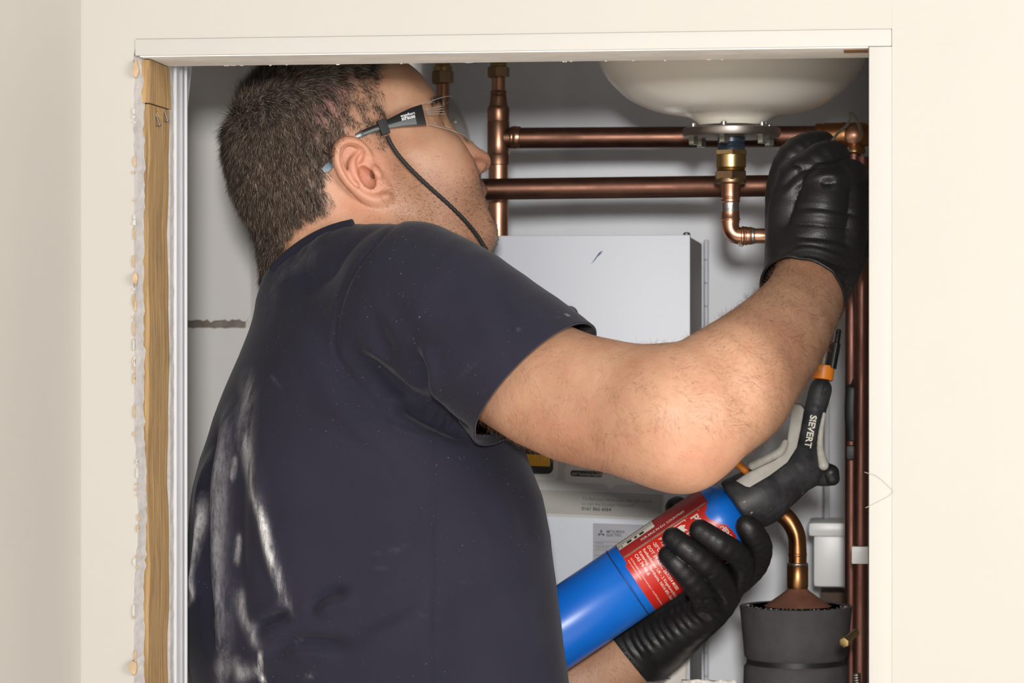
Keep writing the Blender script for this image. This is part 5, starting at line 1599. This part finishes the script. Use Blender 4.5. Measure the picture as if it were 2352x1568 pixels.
mapped('label_edge', [can_patch(-66, -61, 476, 700, n=4)], on_can(0.0004), M_LGREY, can)
def cline(s_, x, y, size, bold=0.0):     # runs around the can
    V_, P_ = text_2d(s_, size, bold); W_ = np.asarray(V_)
    return (np.stack([x + W_[:, 0], y + W_[:, 1]], 1), P_)
def aline(s_, x, y, size, bold=0.0):     # runs along the can
    V_, P_ = text_2d(s_, size, bold); W_ = np.asarray(V_)
    return (np.stack([x - W_[:, 1], y + W_[:, 0]], 1), P_)
items = [cline('PROPYLENE', -54, 652, 27, 0.7), cline('ROTHENBERGER', -30, 697, 16, 0.5),
         cline('PW', -54, 594, 11, 0.15), cline('TT 2080 EN', -54, 580, 11, 0.15), cline('P 1266', -54, 564, 12, 0.15), cline('-20\u00b0C +50\u00b0C', -54, 548, 11, 0.15),
         cline('DOT 39 NRC 267/354 M1003', -54, 533, 11, 0.15), cline('Rothenberger UK - 2 Kingsthorne Park, Henson Way', -54, 521, 9.6, 0.1), cline('Kettering, Northants, NN16 8PX - United Kingdom', -54, 510, 9.6, 0.1),
         cline('CAS 74-98-6', -54, 498, 11, 0.15), cline('ROTHENBERGER - Industriestrasse 7 - D-65779 Kelkheim/Germany', -52, 486, 5.6), cline('www.rothenberger.com', -52, 479, 5.6),
         aline('FOR SALE IN E.U. COUNTRIES', -76, 530, 9, 0.15)]
items = [it for it in items if it is not None]
items += [rect2(-58, 644, 100, 646), rect2(-58, 676, 40, 678)]
def clip_items(its):
    out = []
    for V_, P_ in its:
        keep = [p for p in P_ if (V_[p][:, 1] < torn(V_[p][:, 0]) - 1).all() and V_[p][:, 0].max() < 140]
        out.append((V_, keep))
    return out
mapped('label_text', clip_items(items), on_can(0.0005), M_LW, lb)
dm_ = [(np.array([[-10, 616], [16, 592], [-10, 568], [-36, 592]], float), [[0, 1, 2, 3]])]
# flammable diamond, a white outline with a red field and a flame
mapped('hazard_diamond', [(np.array([[-58, 640], [-24, 640], [-24, 606], [-58, 606], [-56, 638], [-56, 608], [-26, 608], [-26, 638]], float), [[0, 1, 7, 4], [1, 2, 6, 7], [2, 3, 5, 6], [3, 0, 4, 5]])], on_can(0.0005), M_LW, lb)
mapped('flame', [(np.array([[-50, 612], [-34, 612], [-29, 620], [-34, 624], [-31, 632], [-40, 627], [-45, 634], [-51, 624]], float), [list(range(8))])], on_can(0.0005), M_LW, lb)
bars = [rect2(-104, 476, -84, 570)]
mapped('barcode_field', [can_patch(-134, -92, 476, 574, n=12)], on_can(0.0004), M_LW, can)
k = 0; y = 480; bb = []
while y < 570:
    w_ = random.choice((0.9, 1.4, 2.2)); bb.append(rect2(-130, y, -108, y + w_)); y += w_ + random.choice((0.9, 1.5, 2.0))
bb += [rect2(-104, 500, -95, 512), rect2(-104, 520, -95, 527), rect2(-104, 534, -95, 546)]
mapped('barcode', bb, on_can(0.0006), M_INK, can)
a_ = np.linspace(0, 1.6 * np.pi, 13)
mapped('recycle_mark', [(np.concatenate([np.stack([-99 + 5.5 * np.cos(a_), 482 + 5.5 * np.sin(a_)], 1), np.stack([-99 + 3.4 * np.cos(a_), 482 + 3.4 * np.sin(a_)], 1)]), [[i, i + 1, 14 + i, 13 + i] for i in range(12)])], on_can(0.0006), M_INK, can)
mapped('worn_print', [rect2(-132 + (i % 2), 590 + 3.2 * i, -108, 591.6 + 3.2 * i) for i in range(32) if i % 7 not in (5, 6)], on_can(0.0005), M_LGREY, can)

# head of the torch
t = NT('black_rubber')
du = t.noise(60, 5, 0.7); fi = t.noise(300, 3)
c = t.ramp(du, [(0.4, srgb(38, 38, 40)), (0.75, srgb(66, 66, 68))])
c = t.mix(t.ramp(fi, [(0.68, (0, 0, 0)), (0.78, (0.5,) * 3)]), c, srgb(110, 104, 98))
t.base(c); t.set(Roughness=0.5); t.bump(fi, 0.25, 0.0006)
M_RUB = t.m
M_TG = plain('torch_grey', srgb(176, 172, 164), 0.5, var=0.12, scale=70)
M_OR = plain('orange_plastic', srgb(226, 128, 30), 0.42, var=0.1, scale=60)
tb = [RC(gp(765, 1914, 0.344), U(1745, 1141, 0.350), 60 * gs, 61 * gs, 0.01)]
tb += chain([(1740, 1143, 0.350, 62), (1795, 1106, 0.358, 57), (1838, 1068, 0.364, 46), (1857, 1020, 0.370, 28), (1868, 960, 0.376, 25), (1880, 912, 0.383, 25.5), (1885, 893, 0.386, 25.5)], 0.012)
tb += chain([(1855, 1075, 0.366, 36), (1880, 1086, 0.368, 29), (1902, 1090, 0.370, 26)], 0.012)
tb += [RC(gp(757, 1860, 0.335), gp(790, 1866, 0.34), 13 * gs, 9 * gs, 0.012)]
G742 = gp(751)
tb += [FN(lambda p: ((p - G742.astype(np.float32)) @ GA.astype(np.float32)), 0.003, True)]
V_, Q_ = polygonise(tb, U(1600, 1270, 0.29), U(1960, 820, 0.43), 0.0020, 1)
hd_ = mesh_np('torch_body', V_, Q_, mat=M_RUB, parent=torch)
HB = BVHTree.FromPolygons([tuple(map(float, v)) for v in V_], [tuple(q) for q in Q_.tolist()])
def sdf_part(name, prims, lo, hi, mat, parent, h=0.0014):
    V_, Q_ = polygonise(prims, lo, hi, h, 1)
    return mesh_np(name, V_, Q_, mat=mat, parent=parent)
gpl = [(1821, 926), (1840, 930), (1847, 940), (1839, 985), (1830, 1028), (1808, 1062), (1768, 1092), (1722, 1119), (1712, 1117), (1690, 1104), (1716, 1086), (1745, 1072), (1780, 1056), (1799, 1040), (1808, 1012), (1814, 970)]
bm = bmesh.new()
fr_, bk_ = [], []
for px, py in gpl:
    Yf = 0.3135 + 0.042 * np.clip((1118 - py) / 190, 0, 1)
    fr_.append(bm.verts.new(U(px, py, Yf))); bk_.append(bm.verts.new(U(px, py, Yf) + np.array([0, 0.045, 0])))
bm.faces.new(fr_); bm.faces.new(bk_[::-1])
for i in range(len(gpl)):
    k = (i + 1) % len(gpl); bm.faces.new((fr_[k], fr_[i], bk_[i], bk_[k]))
bmesh.ops.recalc_face_normals(bm, faces=bm.faces)
bmesh.ops.bevel(bm, geom=[e for e in bm.edges if len(e.link_faces) == 2 and any(len(f.verts) > 4 for f in e.link_faces)], offset=0.0016, segments=3, affect='EDGES', profile=0.6)
from_bm('grey_guard', bm, M_TG, torch, True, 40)
sdf_part('trigger', chain([(1804, 1016, 0.332, 7.5), (1796, 1033, 0.328, 9), (1780, 1044, 0.325, 9.5), (1728, 1069, 0.318, 9.5)], 0.004), U(1700, 1100, 0.285), U(1825, 995, 0.365), M_TG, torch)
sdf_part('igniter_button', chain([(1697, 1066, 0.330, 9), (1712, 1081, 0.330, 8.5)], 0.004), U(1675, 1105, 0.305), U(1735, 1045, 0.355), M_OR, torch)
sdf_part('grey_strip', chain([(1893, 950, 0.366, 4), (1886, 990, 0.362, 6), (1884, 1030, 0.358, 8), (1892, 1068, 0.352, 12)], 0.006), U(1860, 1095, 0.32), U(1925, 930, 0.39), M_TG, torch)
sdf_part('spur_cap', chain([(1908, 1086, 0.362, 20), (1912, 1098, 0.362, 17)], 0.006), U(1880, 1130, 0.33), U(1945, 1055, 0.39), M_BLACK, torch)
a, b = U(1889, 872, 0.388), U(1893, 838, 0.390)
lathe('orange_collar', [(0, 24 * gs), (0.001, 25 * gs), (32 * gs, 25 * gs), (34 * gs, 22 * gs)], a, b - a, M_OR, torch, 40)
a, b = U(1889, 846, 0.390), U(1912, 720, 0.40)
lathe('burner_tube', [(0, 13 * gs), (125 * gs, 12 * gs)], a, b - a, M_STEEL, torch, 28)
a, b = U(1911, 846, 0.385), U(1928, 752, 0.392)
lathe('spark_rod', [(0, 10 * gs), (60 * gs, 10 * gs), (62 * gs, 7 * gs), (92 * gs, 6 * gs), (94 * gs, 3 * gs)], a, b - a, M_ARM, torch, 20)
def on_head(o2, xd, yd, lift=0.0005):
    def fn(W):
        out = []
        for x, y in W:
            h = hit(o2[0] + xd[0] * x + yd[0] * y, o2[1] + xd[1] * x + yd[1] * y, HB)
            if h is None: h = U(o2[0], o2[1], 0.35)
            out.append(h + unit(CAM - h) * lift)
        return np.array(out)
    return fn
dx = np.array([-19.0, 100.0]); dx /= np.linalg.norm(dx); dy = np.array([dx[1], -dx[0]])
mapped('torch_name', [text_2d('SIEVERT', 21.5, 0.5, 'LEFT', 1.0)], on_head((1862, 952), dx, dy), M_LW, hd_)
for k in range(3):
    y = 882 + 13 * k
    mapped('vent_slot', [rect2(0, 0, 18, 5), rect2(16, 0, 19, 12)], on_head((1876 - 3.2 * k, y), (0.97, 0.12), (0.16, -0.97), 0.0003), M_BLACK, hd_)
for (px, py) in ((1777, 1178), (1808, 1152), (1836, 1124)):
    an = np.linspace(math.pi * 0.95, math.pi * 2.3, 16)
    ring = np.array([h + unit(CAM - h) * 0.0002 for h in [hit(px + 10 * math.cos(q), py + 13 * math.sin(q), HB) for q in an] if h is not None])
    if len(ring) > 4: tube('grip_ridge', ring, 0.0006, M_RUB, hd_, 6)
p = hit(1716, 1158, HB)
mapped('moulded_slot', [rect2(0, 0, 34, 6)], on_head((1706, 1152), (0.55, 0.83), (0.83, -0.55), 0.0004), M_LGREY, hd_)

# ------------------------------------------------------------------ solder wire between the fingers and the joint
C = spline([U(1890, 345, 0.318), U(1907, 328, 0.31), U(1925, 305, 0.33), U(1945, 288, 0.37), U(1952, 272, 0.40), U(1951, 262, 0.42), U(1960, 262, 0.44), U(1972, 284, 0.47), U(1981, 308, 0.495)], 8)
o = tube('solder_wire', C, np.linspace(0.0013, 0.0017, len(C)), plain('bright_solder', srgb(170, 162, 146), 0.4, 0.8, 0.1), None, 10)
tag(o, 'bent solder wire pinched in the raised gloved hand', 'solder wire')
